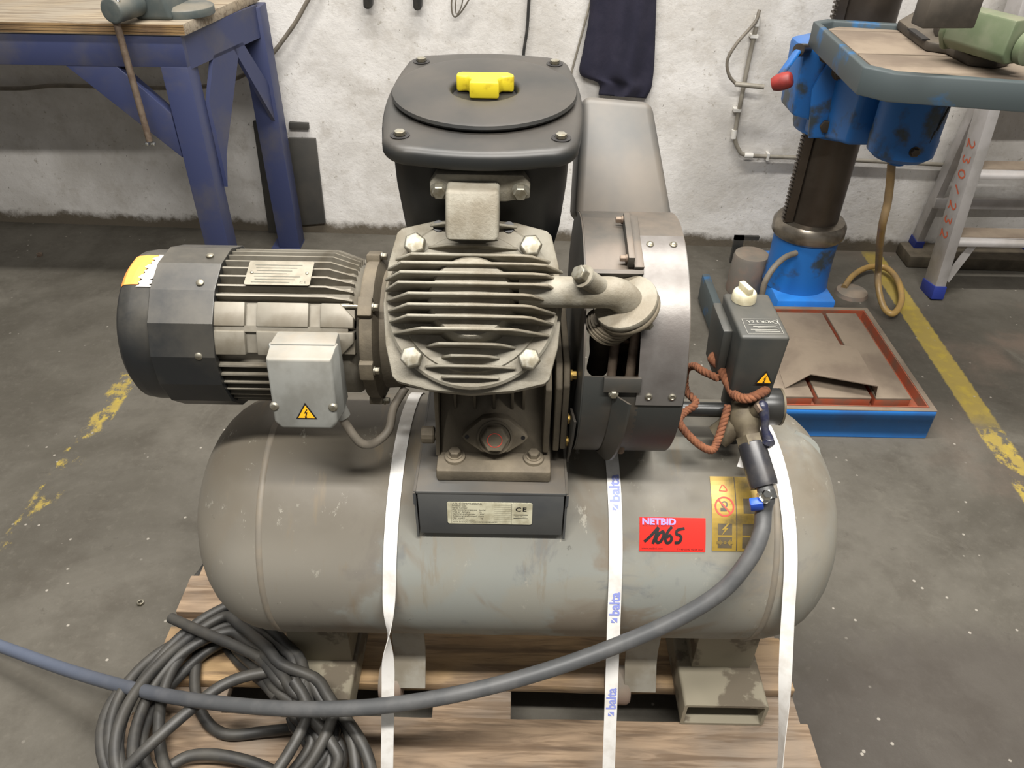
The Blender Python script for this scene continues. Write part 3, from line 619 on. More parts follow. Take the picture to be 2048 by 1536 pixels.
# --- fan cowl on the right
CR = .165
def cowl_patch(name, mt, x0, x1, a0, a1, r=CR, th=.0025, parent=None, n=24):
    b = MB()
    for i in range(n+1):
        d = Ra(a0+(a1-a0)*i/n)
        for xx in (x0, x1):
            for rr in (r, r+th): b.v.append(tuple(Vector((xx, YC, ZC))+d*rr))
    for i in range(n):
        o = 4*i; b.f += [(o, o+4, o+6, o+2), (o+1, o+3, o+7, o+5), (o, o+1, o+5, o+4), (o+2, o+6, o+7, o+3)]
    b.f += [(0, 2, 3, 1), (4*n, 4*n+1, 4*n+3, 4*n+2)]
    return b.build(name, mt, parent)
cw = cowl_patch('fan_cowl', 'cowl', .155, .214, -75, 200, parent=ac, n=64)
cowl_patch('cowl_top_panel', 'cowl', .088, .158, 57, 96, parent=cw); cowl_patch('cowl_front_panel', 'cowl', .088, .158, -78, 14, parent=cw); cowl_patch('cowl_rear_panel', 'cowl', .088, .158, 96, 200, parent=cw)
bd = cowl_patch('sheet_band', 'band', .154, .2125, 1, 79, r=CR+.003, th=.0016, parent=ac); plab(bd, 'shiny riveted sheet metal band round the fan cowl')
for a in (5.5, 73.5):
    for x in (.169, .198): MB().lathe([(.0048, 0), (.0048, .0012), (.003, .0024), (.0022, .0014), (0, .0012)], 20, XR(x, a, CR+.0046)).build('rivet', 'steel', bd)
# side plate of the cowl (towards the cylinder): filled to a full disc to keep light out, plus lower skirt
ro = [(math.cos(R(a))*(CR+.002), math.sin(R(a))*(CR+.002)) for a in range(0, 360, 6)]; ri = [(p[0]*.70, p[1]*.70) for p in ro]
XS = Matrix(((0, 0, 1, 0), (-1, 0, 0, YC), (0, 1, 0, ZC), (0, 0, 0, 1)))
MB().prism(ro, .086, .0885, XS).build('cowl_side_plate', 'cowl', cw)
MB().lathe([(.0, .205), (.158, .205), (.158, .208), (0, .208)], 48, AX(0, YC, ZC)).build('cowl_back_plate', 'cowl', cw)  # inner back disc, added so the fan window stays dark
MB().prism([(.10, -.06), (.165, -.03), (.15, -.075), (.105, -.155), (.09, -.155)], .080, .083, XS).build('lower_gusset', 'cowl', cw)
# bent strip at the lower front
b = MB(); st = []
for i in range(12):
    a = 6-70*i/11; d = Ra(a); st.append((Vector((.125-.006*i/11, YC, ZC))+d*(CR+.004), Vector((.142-.012*i/11, YC, ZC))+d*(CR+.026-.012*i/11)))
b.v = [tuple(p) for a, c in st for p in (a, c)]+[tuple(p+Vector((.003, 0, 0))) for a, c in st for p in (a, c)]
for i in range(11):
    o = 2*i; b.f += [(o, o+1, o+3, o+2), (24+o, 24+o+2, 24+o+3, 24+o+1), (o, o+2, 24+o+2, 24+o), (o+1, 24+o+1, 24+o+3, o+3)]
b.f += [(0, 24, 25, 1), (22, 23, 47, 46)]
b.build('cowl_seam_strip', 'cowl', cw)
MB().box(.112, .158, -.010, .010, 0, .006, XR(0, 11, CR+.002)).build('seam_cleat', 'cowl', cw, bevel=.001)
MB().hexbolt(.005, .006, XR(.125, 7, CR+.006)).build('cleat_bolt', 'boltyel', cw)
# raised tray edge on the top panel with its clamp
MB().box(.088, .157, -.003, .003, 0, .012, XR(0, 57.5, CR)).build('panel_lip', 'cowl', cw, bevel=.001)
MB().box(.138, .146, -.046, .040, 0, .016, XR(0, 76, CR)).build('panel_clamp', 'cowl', cw, bevel=.001)
MB().box(.146, .158, -.05, .048, 0, .005, XR(0, 76, CR)).build('panel_flange', 'cowl', cw, bevel=.001)
for u in (-.036, .034): MB().hexbolt(.0042, .009, frame(Vector((.138, YC, ZC))+Ra(76+u*340)*(CR+.011), (-1, 0, 0))).build('clamp_bolt', 'rust', cw)
# fan inside
b = MB(); b.lathe([(0, .13), (.045, .13), (.05, .14), (.05, .195), (0, .195)], 32, AX(0, YC, ZC)); fn = b.build('fan_hub', 'cowlin', ac)
for k in range(10):
    a = 36*k+8; X = frame(Vector((.165, YC, ZC))+Ra(a)*.048, Ra(a), (1, .0, 0)) @ Matrix.Rotation(R(35), 4, 'Z'); MB().box(-.022, .022, -.0015, .0015, 0, .095, X).build('fan_blade', 'cowlin', fn)
for x, y, z1 in ((.128, .80, .96), (.150, .79, .95)): MB().cyl(.006, .74, z1, 12, Matrix.Translation((x, y, 0))).build('cooler_pipe', 'rust', fn)
# duct rising behind
q0 = [PY(1150, 440, .985), PY(1354, 480, .985), PY(1306, 203, 1.085), PY(1165, 190, 1.085)]
b = MB(); back = [p+Vector((0, .11, -.05)) for p in q0]; b.hexa(q0, back); b.build('air_duct', 'duct', ac, bevel=.012, seg=3)
# --- outlet elbow
P0 = HO+HV*.012+HN*.014+Vector((.085, 0, 0)); pts = smoothpath([P0-Vector((.03, 0, 0)), P0, P0+Vector((.05, 0, 0)), P0+Vector((.080, .002, -.001)), P0+Vector((.096, .006, -.012)), P0+Vector((.103, .012, -.030))], 8)
el = MB().tube(pts, lambda t: .0185+.004*max(0, t-.5), 28).build('outlet_elbow', 'cast', ac, smooth=60)
ED = Vector((.42, .22, -.88)).normalized(); EP = P0+Vector((.099, .009, -.020)); XE = frame(EP, ED, (0, -1, .3))
def oval(a, bb, n=36): return [(a*math.copysign(abs(math.cos(2*math.pi*i/n))**1.0, math.cos(2*math.pi*i/n)), bb*math.sin(2*math.pi*i/n)) for i in range(n)]
MB().prism(oval(.043, .039), -.006, .002, XE).build('elbow_flange', 'cast', el, bevel=.002)
MB().prism(oval(.043, .039), .0035, .010, XE).build('counter_flange', 'castdark', el, bevel=.002)
for k in range(7):
    c_ = EP+ED*.011+Vector((-.0040, .002, -.0052))*k; MB().prism(oval(.0335-.0006*k, .031-.0006*k), 0, .0032, frame(c_, (.42-.12*k, .22, -.88), (0, -1, .3))).build('gasket_ring', 'castdark', el)
MB().tube(smoothpath([EP+ED*.035+Vector((-.020, .01, -.01)), EP+Vector((-.02, .04, -.07)), EP+Vector((-.015, .07, -.12)), EP+Vector((-.015, .09, -.16))], 6), .015, 20).build('outlet_pipe', 'castdark', el, smooth=60)
for u in (-.029, .029): MB().hexbolt(.0065, .012, XE @ Matrix.Translation((u, -.012, .010))).build('flange_bolt', 'boltyel', el)
XB = frame(P0+Vector((.062, -.004, .010)), (-.62, -.42, .66), (1, 0, 0)); MB().lathe([(.0125, -.012), (.0115, .030), (.0135, .030), (.0135, .033), (.010, .033)], 24, XB).build('plug_boss', 'cast', el)
MB().lathe([(.0098, .033), (.0098, .042), (.0085, .044)], 6, XB).build('plug_bolt', 'boltyel', el, bevel=.0006)
# --- pressure switch with manifold, gauge and outlet valve
sw = MB()
fb_ = [(.288, .868), (.352, .868), (.352, .968), (.288, .968)]
sx0, sx1 = .305, .372
def quad(x0, x1, y0, y1, z): return [(x0, y0, z), (x1, y0, z), (x1, y1, z), (x0, y1, z)]
sw.hexa(quad(.309, .368, .866, .972, .776), quad(.305, .372, .862, .978, .884)); swo = sw.build('pressure_switch', 'switch', ac, bevel=.005, seg=3); plab(swo, 'dark grey pressure switch box with cream dial')
b = MB(); b.hexa(quad(.296, .309, .905, .975, .776), quad(.292, .307, .90, .978, .868)); b.build('switch_side_cover', 'switch', swo, bevel=.004)
XD = Matrix.Translation((.330, .958, .8845)); MB().lathe([(.0175, 0), (.0175, .004), (.0165, .012), (.015, .014)], 28, XD).build('dial', 'cream', swo)
MB().box(-.0045, .0045, -.013, .013, .013, .024, XD @ Matrix.Rotation(R(18), 4, 'Z')).build('dial_grip', 'cream', swo, bevel=.0015)
XL = frame((.340, .890, .8842), (0, 0, 1), (-1, 0, 0))
f = Flat(); f.text('MDR 3 EA', .0085, 0, -.010); f.ring(-.020, -.009, .0028, .004)
for i in range(5): f.rect(-.021+.003*(i % 2), .018-.005*(i % 3), -.002+.004*i, -.0008+.004*i)
f.rect(-.0245, .0245, -.0165, -.0160); f.rect(-.0245, .0245, .0200, .0205); f.rect(-.0245, -.024, -.0165, .0205); f.rect(.024, .0245, -.0165, .0205)
f.build('switch_label', 'inklight', planefn(XL, .0005), swo)
XFt = frame((.3515, .8638, .815), (0, -1, .0365), (1, 0, 0)); warning_triangle(swo, XFt @ Matrix.Translation((.000, -.002, .0005)), .0225)
MB().cyl(.024, .735, .777, 28, Matrix.Translation((.339, .912, 0))).build('switch_neck', 'grim', swo)
MB().box(.338, .358, .861, .868, .768, .777).build('switch_clip', 'boltyel', swo)
b = MB(); b.cyl(.022, .664, .74, 24, Matrix.Translation((.339, .905, 0))); b.cyl(.011, .235, .339, 20, AX(0, .875, .748)); mf = b.build('manifold', 'grim', ac)
MB().lathe([(0, 0), (.026, 0), (.0275, .003), (.0275, .034), (.0265, .037), (0, .037)], 36, AX(.358, .892, .742)).build('pressure_gauge', 'grim', mf)
MB().lathe([(.0255, .036), (.0275, .036), (.0278, .039), (.0255, .039)], 36, AX(.358, .892, .742)).build('gauge_bezel', 'dirtbrass', mf)
VA = PD(1488, 838, 1.108); VB = PD(1507, 902, 1.094); VD = (VB-VA).normalized(); XV = frame(VA, VD, (1, 0, 0)); L = (VB-VA).length
b = MB(); b.lathe([(.010, -.03), (.014, -.018), (.022, -.012), (.024, .0), (.021, .014), (.017, .020), (.0165, .030)], 24, XV); b.lathe([(.0195, .026), (.0195, .040)], 6, XV); vl = b.build('outlet_valve', 'dirtbrass', ac)
MB().cyl(.019, 0, .03, 20, frame(VA+Vector((-.012, .0, -.01)), (-.6, -.1, -.6))).build('valve_branch', 'dirtbrass', vl)
MB().cyl(.009, 0, .034, 16, frame(VA, (.42, -.30, .85))).build('valve_stem', 'dirtbrass', vl)
ST = VA+Vector((.42, -.30, .85)).normalized()*.034; MB().lathe([(.0115, 0), (.0115, .006), (.0095, .008)], 6, frame(ST, (.42, -.30, .85))).build('stem_nut', 'rust', vl)
dST = (ST-CAMP).dot(FW); lv = [ST-Vector((0, 0, .002)), PD(1524, 812, dST-.004), PD(1530, 838, dST-.004), PD(1530, 858, dST-.002), PD(1536, 878, dST)]
MB().tube(smoothpath(lv, 8), lambda t: .0068+.0016*math.sin(7*t), 14).build('valve_lever', 'lever', vl)
MB().lathe([(0, -.009), (.006, -.007), (.009, 0), (.006, .007), (0, .009)], 16, Matrix.Translation(PD(1537, 884, dST))).build('lever_ball', 'lever', vl)
# --- labels on the tank
x0, s0 = tank_hit(1279, 1034); x1, s1 = tank_hit(1410, 1104)
RX, RS = (x0+x1)/2, (s0+s1)/2; rw, rh = (x1-x0)/2, (s1-s0)/2
fr = lambda lift: (lambda a, b_: TS(RX+a*math.cos(.02)-b_*.0, RS-b_, lift))
plab(Flat().rect(-rw, rw, -rh, rh, 2, 10).build('auction_sticker', 'red', fr(.0008), tank, .0006), 'red auction sticker with handwritten lot number 1065')
f = Flat(); f.text('NETBID', .0125, -rw*.93, rh*.74, 'LEFT', sx=1.15, bold=.0005); f.build('sticker_logo', 'lilac', fr(.0014), tank)
f = Flat(); f.text('AUCTION & VALUATION', .0042, -rw*.92, rh*.52, 'LEFT', sx=1.0); f.text('www.netbid.com', .0045, -rw*.93, -rh*.82, 'LEFT'); f.text('T +49 (0)40 45 04 20-0', .004, rw*.93, -rh*.86, 'RIGHT'); f.build('sticker_small_print', 'inkblack', fr(.0014), tank)
f = Flat(); k = rw
def hw(pts, w=.0042): f.stroke([(a*k, c*k) for a, c in pts], w)
hw([(-.86, -.22), (-.70, -.08), (-.52, .12), (-.44, .20), (-.50, .0), (-.60, -.28)]); hw([(-.30, .10), (-.42, .02), (-.50, -.14), (-.46, -.24), (-.36, -.20), (-.28, -.04), (-.28, .08), (-.34, .10)])
hw([(-.02, .24), (-.14, .10), (-.22, -.10), (-.18, -.24), (-.08, -.22), (-.03, -.12), (-.08, -.02), (-.18, -.08)]); hw([(.36, .20), (.14, .14), (.12, .02), (.20, .0), (.26, -.08), (.20, -.22), (.06, -.24)])
f.build('handwritten_number', 'inkblack', fr(.0018), tank)
x0, s0 = tank_hit(1419, 953); x1, s1 = tank_hit(1521, 1103); GX, GS = (x0+x1)/2, (s0+s1)/2; gw, gh = (x1-x0)/2, (s1-s0)/2
fg_ = lambda lift: (lambda a, b_: TS(GX+a, GS-b_, lift))
plab(Flat().rect(-gw, gw, -gh, gh, 2, 16).build('safety_label', 'gold', fg_(.0008), tank, .0006), 'worn gold safety label with warning pictograms')
f = Flat()
for u in (-.48, .52):
    for v in (-.42, -.77): f.rect((u-.29)*gw, (u+.29)*gw, (v-.15)*gh, (v+.15)*gh, 1, 4)
f.rect(-.02*gw, .02*gw, -.98*gh, .98*gh, 1, 12); f.rect(.3*gw, .78*gw, .0, .4*gh, 1, 4); f.build('label_squares', 'golddark', fg_(.0013), tank)
f = Flat(); f.ring(-.48*gw, .18*gh, .0120, .0145); f.stroke([(-.48*gw-.009, .18*gh+.010), (-.48*gw+.009, .18*gh-.010)], .0024); f.stroke([(-.66*gw, .60*gh), (-.5*gw, .76*gh), (-.34*gw, .60*gh), (-.66*gw, .60*gh)], .0014); f.build('label_prohibition', 'inkred', fg_(.0016), tank)
f = Flat(); f.ring(-.48*gw, .18*gh+.003, .0028, .005); f.rect(-.48*gw-.006, -.48*gw+.003, .18*gh-.007, .18*gh-.002, 1, 2); f.build('label_pictogram', 'golddark', fg_(.0014), tank)
f = Flat(); cx, cy = -.48*gw, -.42*gh; f.poly([(cx+.004, cy+.009), (cx-.005, cy-.001), (cx, cy), (cx-.006, cy-.010), (cx+.005, cy+.002), (cx+.001, cy+.002), (cx+.007, cy+.009)])
cy = -.77*gh
for sx in (-1, 1): f.poly([(cx+sx*.012, cy-.002), (cx+sx*.012, cy+.002), (cx+sx*.008, cy+.002), (cx+sx*.008, cy+.005), (cx+sx*.003, cy), (cx+sx*.008, cy-.005), (cx+sx*.008, cy-.002)])
f.ring(cx, cy, .0005, .0022, 12); f.build('label_signs', 'gold', fg_(.0017), tank)
# ================================================================== STRAPS, HOSE, CABLE, ROPE
EDGE = Vector((0, .5885, .1475))
def strap(xt, xb, label, twist=None, marks=()):
    # over the tank, tangent, then straight to the pallet's front edge and under it
    dy, dz = YC-EDGE.y, TZ-EDGE.z; D = math.hypot(dy, dz); rr = TR+.0022
    base = math.atan2(-dz, -dy); off = math.acos(rr/D); cand = [base+off, base-off]
    tp = max(((YC+rr*math.cos(a), TZ+rr*math.sin(a), a) for a in cand), key=lambda q: -q[0])
    tp = min(((YC+rr*math.cos(a), TZ+rr*math.sin(a), a) for a in cand), key=lambda q: q[0]-(0 if q[1] > EDGE.z else 9))
    a_end = tp[2] % (2*math.pi)                      # angle from +Y axis, counter-clockwise towards +Z
    path = []; a = R(-20)
    steps = 60
    for i in range(steps+1):
        aa = R(-15)+(a_end-R(-15))*i/steps; path.append((Vector((0, YC+rr*math.cos(aa), TZ+rr*math.sin(aa))), Vector((0, math.cos(aa), math.sin(aa)))))
    T = Vector((0, tp[0], tp[1])); nrm = path[-1][1]
    for i in range(1, 41): path.append((T.lerp(EDGE, i/40), nrm))
    path.append((EDGE+Vector((0, -.003, -.008)), Vector((0, -1, 0)))); path.append((Vector((0, .5865, .01)), Vector((0, -1, 0))))
    zt, zb = TZ+TR, EDGE.z; b = MB(); pts = []; s = 0; S = []
    for i, (p, n) in enumerate(path):
        if i: s += (p-path[i-1][0]).length
        S.append(s)
        t = min(1, max(0, (i-30)/70)); x = xt+(xb-xt)*t; th = 0
        if twist:
            t0, t1, ang = twist; u = min(1, max(0, (i-t0)/(t1-t0))); th = ang*(u*u*(3-2*u))
        wd = Vector((math.cos(th), 0, 0))+n*math.sin(th); nn = n*math.cos(th)-Vector((math.sin(th), 0, 0)); lift = abs(math.sin(th))*.0095
        pts.append((Vector((x, p.y, p.z))+n*lift, wd, nn))
    hw_ = .0098
    for c, wd, nn in pts: b.v += [tuple(c-wd*hw_-nn*.0006), tuple(c+wd*hw_-nn*.0006), tuple(c+wd*hw_+nn*.0006), tuple(c-wd*hw_+nn*.0006)]
    for i in range(len(pts)-1):
        o = 4*i; b.f += [(o+j, o+(j+1) % 4, o+4+(j+1) % 4, o+4+j) for j in range(4)]
    b.f += [(3, 2, 1, 0), tuple(4*(len(pts)-1)+j for j in range(4))]
    o = b.build('strap', 'strapw'); tag(o, label, 'strap', 'white packing straps over the tank')
    def along(sv, u):
        i = min(max(np.searchsorted(S, sv)-1, 0), len(S)-2); t = (sv-S[i])/(S[i+1]-S[i]); c = pts[i][0].lerp(pts[i+1][0], t)
        wd = pts[i][1].lerp(pts[i+1][1], t); nn = pts[i][2].lerp(pts[i+1][2], t); return c+wd*u+nn*.0014
    for i in marks:
        f = Flat(); f.text('balta', .021, 0, -.001, 'LEFT', sx=1.0, bold=.0006); f.poly([(-.012, -.005), (-.004, -.005), (-.004, .003)]); f.poly([(-.012, -.002), (-.006, .004), (-.012, .004)])
        f.build('strap_print', 'inkblue', lambda a, c, i=i: along(S[i]-a, -c), o)
    return o
xa, _ = tank_hit(803, 950); strap(xa, PZ(784, 1536, .165).x-.004, 'white strap nearest the motor, left of the crankcase', (61, 79, R(180)), ())
xa, _ = tank_hit(1222, 1000); strap(xa, PZ(1211, 1536, .165).x, 'white printed strap in the middle of the tank, beside the fan cowl', None, (49, 66, 82))
xa, _ = tank_hit(1553, 1000); strap(xa, PZ(1537, 1536, .165).x, 'white strap at the right end of the tank, beside the gold label', (63, 90, R(86)), ())
# loose strap tail
b = MB(); q = [PD(1492, 880, 1.125), PD(1498, 900, 1.12), PD(1496, 938, 1.11), PD(1474, 933, 1.115)]
b.hexa(q, [p+Vector((0, .0012, -.001)) for p in q]); tag(b.build('strap_tail', 'strapw'), 'short loose end of white strap behind the black sleeve', 'strap')
# hose
HS = VA+VD*.052
hz = thing('air_hose', 'thick grey rubber air hose sweeping in front of the tank', 'hose', (.341, .80, .66))
slv = MB().lathe([(.0165, .035), (.0190, .037), (.0200, .094), (.0190, .100), (.014, .100), (.013, .095)], 32, XV); sl_o = slv.build('hose_sleeve', 'sleeve', hz); plab(sl_o, 'black sleeve on the valve outlet')
S0 = VA+VD*.088
hp = [S0, VA+VD*.112, PD(1527, 1020, 1.085), PD(1522, 1066, 1.08), PD(1497, 1120, 1.08), PD(1440, 1185, 1.09), PD(1340, 1245, 1.105), PD(1200, 1304, 1.12), PD(1050, 1354, 1.125), PD(900, 1391, 1.13), PD(750, 1413, 1.15), PD(600, 1418, 1.18), PD(450, 1408, 1.24), PD(300, 1385, 1.33), PD(150, 1345, 1.44), PD(0, 1292, 1.55), PD(-150, 1236, 1.62), (-1.62, 1.14, .0125), (-2.1, 1.24, .0125), (-2.8, 1.32, .0125)]
MB().tube(smoothpath(hp, 8), .0118, 20).build('hose_tube', 'hose', hz, smooth=60)
CP = VA+VD*.113; XCl = frame(CP, VD, (-1, 0, 0)); MB().lathe([(.0122, -.006), (.0136, -.006), (.0136, .006), (.0122, .006)], 28, XCl).build('hose_clamp', 'chrome', hz)
MB().hexbolt(.007, .012, frame(CP+Vector((-.008, -.010, .006)), (.2, -.3, 1))).build('clamp_screw', 'chrome', hz)
MB().box(-.009, .009, -.006, .006, -.008, .010, frame(CP+Vector((-.016, -.011, -.006)), (-.3, -.2, 1))).build('clamp_cap', 'blueplastic', hz, bevel=.002)
# coiled cable on the pallet
cp = []; rnd = random.Random(3); cc0 = PZ(490, 1425, .17); nl = 9
for k in range(nl*26):
    a = 2*math.pi*k/26+.5; t = k/(nl*26); lp = k//26
    rx = .188+.026*math.sin(lp*2.1+.6)-.012*math.cos(a*2+lp); ry = .185+.018*math.cos(lp*1.7)
    cx = cc0.x+.022*math.sin(lp*1.3+.4); cy = cc0.y+.015*math.cos(lp*2.6)
    x = cx+rx*math.cos(a); y = cy+ry*math.sin(a)
    lim = .30+.010*((lp*5) % 9); e_ = x+y-lim
    if e_ > 0: e2 = .03*(1-math.exp(-e_/.03)); x -= (e_-e2)/2; y -= (e_-e2)/2
    lift_ = .066*max(0, min(1, (x+.50)/.09))*max(0, min(1, (y-.58)/.15))
    cp.append((x, y, lift_+.155+.0068*lp+.006*math.sin(a*3+lp*1.3)))
tail = [cp[-1], PZ(345, 1242, .225), ]
co = thing('power_cable', 'coil of thick black power cable lying on the pallet corner', 'cable', (cc0.x, cc0.y, .144))
MB().tube(smoothpath(cp, 3), .0098, 12).build('cable_coil', 'cable', co, smooth=70)
t1 = [PZ(342, 1236, .215), PZ(400, 1262, .23), PZ(480, 1296, .238), PZ(560, 1335, .242), PZ(640, 1390, .24), PZ(700, 1450, .235), PZ(740, 1530, .22), PZ(740, 1640, .2)]
MB().tube(smoothpath(t1, 8), .0098, 12).build('cable_end', 'cable', co, smooth=70)
t2 = [PZ(230, 1560, .2), PZ(300, 1490, .225), PZ(380, 1420, .235), PZ(450, 1368, .238), PZ(530, 1345, .24), PZ(600, 1352, .236), PZ(650, 1385, .23), PZ(700, 1470, .22), PZ(715, 1560, .2)]
MB().tube(smoothpath(t2, 8), .0098, 12).build('cable_loop', 'cable', co, smooth=70)
t3 = [PZ(396, 1300, .16), PZ(390, 1370, .156), PZ(405, 1430, .156), PZ(450, 1468, .156), PZ(540, 1462, .158), PZ(620, 1455, .17), PZ(690, 1470, .2)]
MB().tube(smoothpath(t3, 8), .0098, 12).build('cable_loop', 'cable', co, smooth=70)
t4 = [PZ(330, 1540, .17), PZ(380, 1512, .175), PZ(450, 1512, .18), PZ(540, 1540, .18), PZ(620, 1600, .18)]
MB().tube(smoothpath(t4, 8), .0098, 12).build('cable_loop', 'cable', co, smooth=70)
b = MB(); b.tube(smoothpath([PZ(425, 1110, .06), PZ(405, 1140, .03), PZ(390, 1165, .012), PZ(430, 1180, .012)], 6), .0075, 10); tag(b.build('loose_cable', 'cable'), 'short bit of black cable hanging out between the pallet planks', 'cable')
# rope round the pressure switch
rp = thing('rope', 'rust-coloured twisted rope looped round the pressure switch neck', 'rope', (.30, .87, .70))
rpath = [PD(1462, 705, 1.14), PD(1425, 715, 1.13), PD(1440, 735, 1.12), PD(1455, 765, 1.105), PD(1470, 790, 1.09), PD(1495, 797, 1.075), PD(1525, 785, 1.08), PD(1535, 775, 1.10)]
rp2 = [PD(1437, 757, 1.115), PD(1405, 742, 1.125), PD(1388, 732, 1.14), PD(1372, 742, 1.17), PD(1372, 780, 1.18), PD(1392, 806, 1.12), PD(1370, 824, 1.11), PD(1358, 842, 1.10), PD(1375, 868, 1.095), PD(1402, 892, 1.09), PD(1424, 900, 1.088), PD(1434, 884, 1.09), PD(1446, 848, 1.095), PD(1456, 812, 1.10)]
for pth, rr in ((rpath, .0062), (rp2, .0052)):
    C_ = smoothpath(pth, 14)
    for s_ in range(3):
        P_ = []; u = None
        for i, p in enumerate(C_):
            t = (C_[min(i+1, len(C_)-1)]-C_[max(i-1, 0)]).normalized()
            if u is None: u = t.orthogonal().normalized()
            u = (u-t*u.dot(t)).normalized(); bb = t.cross(u); a = i*.62+s_*2.094; P_.append(p+u*math.cos(a)*rr*.55+bb*math.sin(a)*rr*.55)
        MB().tube(P_, rr*.62, 7).build('rope_strand', 'rope', rp, smooth=80)
# nuts and crumbs on the floor
def nut(px, py, r, label, m='steel'):
    p = PZ(px, py, 0); b = MB(); n = 6; po = [(r*math.cos(R(60*i)), r*math.sin(R(60*i))) for i in range(6)]; pi = [(q[0]*.55, q[1]*.55) for q in po]
    b.ringprism(po, pi, 0, r*.8, Matrix.Translation(p)); tag(b.build('hex_nut', m, bevel=.0006), label, 'nut')
nut(282, 1207, .0085, 'single steel nut on the floor left of the tank'); nut(80, 511, .012, 'copper-coloured nut on the floor under the workbench', 'rust')
# ================================================================== WORKBENCH
YB = 2.364; zt = .93; th = .032
wb = thing('workbench', 'blue steel workbench with a worn plywood top', 'workbench', (-1.4, 2.6, 0))
xr = PZ(365, 48, zt).x
b = MB(); b.hexa([(-2.7, YB, zt-th), (xr, YB, zt-th), (xr+.08, 2.86, zt-th), (-2.7, 2.9, zt-th)], [(-2.7, YB, zt), (xr, YB, zt), (xr+.08, 2.86, zt), (-2.7, 2.9, zt)]); b.build('bench_top', 'ply', wb, bevel=.002)
for k in range(4):
    MB().box(-2.7, xr+.001, YB-.0015-.001*(k % 2), YB+.001, zt-th+.003+.007*k, zt-th+.0085+.007*k).build('plywood_layer', 'plyedge', wb)
Q = lambda x, y: PY(x, y, YB+.006)
XYZ = Matrix(((1, 0, 0, 0), (0, 0, 1, 0), (0, 1, 0, 0), (0, 0, 0, 1)))
def fplate(name, px, y0, y1, bev=.002):
    pp = [(Q(*p).x, Q(*p).z) for p in px]; return MB().prism(pp, y0, y1, XYZ).build(name, 'benchblue', wb, bevel=bev)
za = zt-th; zb_ = Q(100, 131).z; xl0, xl1 = Q(367, 320).x, Q(420, 330).x
MB().box(-2.7, xl1, YB+.006, YB+.05, zb_, za).build('apron', 'benchblue', wb, bevel=.002)
MB().box(xl0, xl1, YB+.005, YB+.085, 0, zb_+.002).build('leg', 'benchblue', wb, bevel=.003)
for y0_ in (YB+.005, 2.79): MB().box(-2.66, -2.58, y0_, y0_+.08, 0, zb_+.002).build('leg', 'benchblue', wb, bevel=.003)
fplate('brace', [(130, 131), (365, 316), (342, 228), (232, 132)], YB+.007, YB+.047)
BL0, BL1 = -.945, -.862
MB().box(BL0, BL1, 2.79, 2.872, .006, za-.005).build('leg', 'benchblue', wb, bevel=.003)
MB().box(BL0-.03, BL1, 2.76, 2.872, 0, .006).build('foot_plate', 'benchblue', wb)
b = MB(); b.hexa([(xl1-.012, YB+.03, zb_-.01), (xl1, YB+.03, zb_-.01), (BL1-.01, 2.80, zb_-.01), (BL1-.022, 2.80, zb_-.01)], [(xl1-.012, YB+.03, za), (xl1, YB+.03, za), (BL1-.01, 2.80, za), (BL1-.022, 2.80, za)]); b.build('side_apron', 'benchblue', wb)
def sidepl(name, pts, t=.012):
    f_ = lambda y: xl1-.012+(BL1-.022-(xl1-.012))*(y-YB-.03)/(2.80-YB-.03)
    b = MB(); a = [(f_(y), y, z) for y, z in pts]; c = [(f_(y)+t, y, z) for y, z in pts]; n = len(pts)
    b.add(a+c, [tuple(range(n)), tuple(range(2*n-1, n-1, -1))]+[(i, i+n, (i+1) % n+n, (i+1) % n) for i in range(n)]); b.build(name, 'benchblue', wb)
sidepl('side_brace', [(YB+.08, zb_-.40), (YB+.11, zb_-.30), (YB+.30, zb_), (YB+.15, zb_), (YB+.08, zb_-.12)])
sidepl('side_brace', [(2.80, zb_-.31), (2.62, zb_), (2.68, zb_), (2.80, zb_-.18)])
MB().box(-2.7, BL0, 2.83, 2.86, zb_, za-.002).build('rear_apron', 'benchblue', wb)
# bench vise
vz = thing('bench_vise', 'grey-green bench vise with long steel handle on the workbench', 'vise', (-1.08, 2.45, zt))
p = PY(240, 16, 2.33); MB().lathe([(.030, -.04), (.034, -.036), (.034, .07), (.028, .074)], 28, frame(p, (.25, 1, 0))).build('screw_head', 'vise', vz, bevel=.002)
b = MB(); b.hexa([(-1.11, 2.40, zt), (-1.00, 2.40, zt), (-.985, 2.56, zt), (-1.10, 2.56, zt)], [(-1.095, 2.395, zt+.12), (-1.02, 2.395, zt+.12), (-1.01, 2.56, zt+.12), (-1.085, 2.56, zt+.12)]); b.build('jaw_body', 'vise', vz, bevel=.012, seg=3)
b = MB(); b.lathe([(.0, 0), (.088, 0), (.088, .022), (.07, .03), (0, .03)], 32, Matrix.Translation((-1.0, 2.50, zt))); b.build('vise_base', 'vise', vz, bevel=.002)
ha, hb_ = PY(232, 42, 2.315), PY(299, 282, 2.30); MB().tube([ha.lerp(hb_, t/8-.12*(t == 0)) for t in range(9)], .0098, 14).build('handle_bar', 'rust', vz)
for k in range(3):
    a = R(120*k+90); MB().lathe([(0, -.007), (.005, -.005), (.007, 0), (.005, .005), (0, .007)], 14, Matrix.Translation(hb_+Vector((.011*math.cos(a), 0, .009*math.sin(a)-.004)))).build('handle_stop', 'chrome', vz)
for k, (px, py) in enumerate(((217, 3), (236, 2))): MB().lathe([(0, -.007), (.005, -.005), (.007, 0), (.005, .005), (0, .007)], 14, Matrix.Translation(PY(px, py, 2.30))).build('handle_stop', 'chrome', vz)
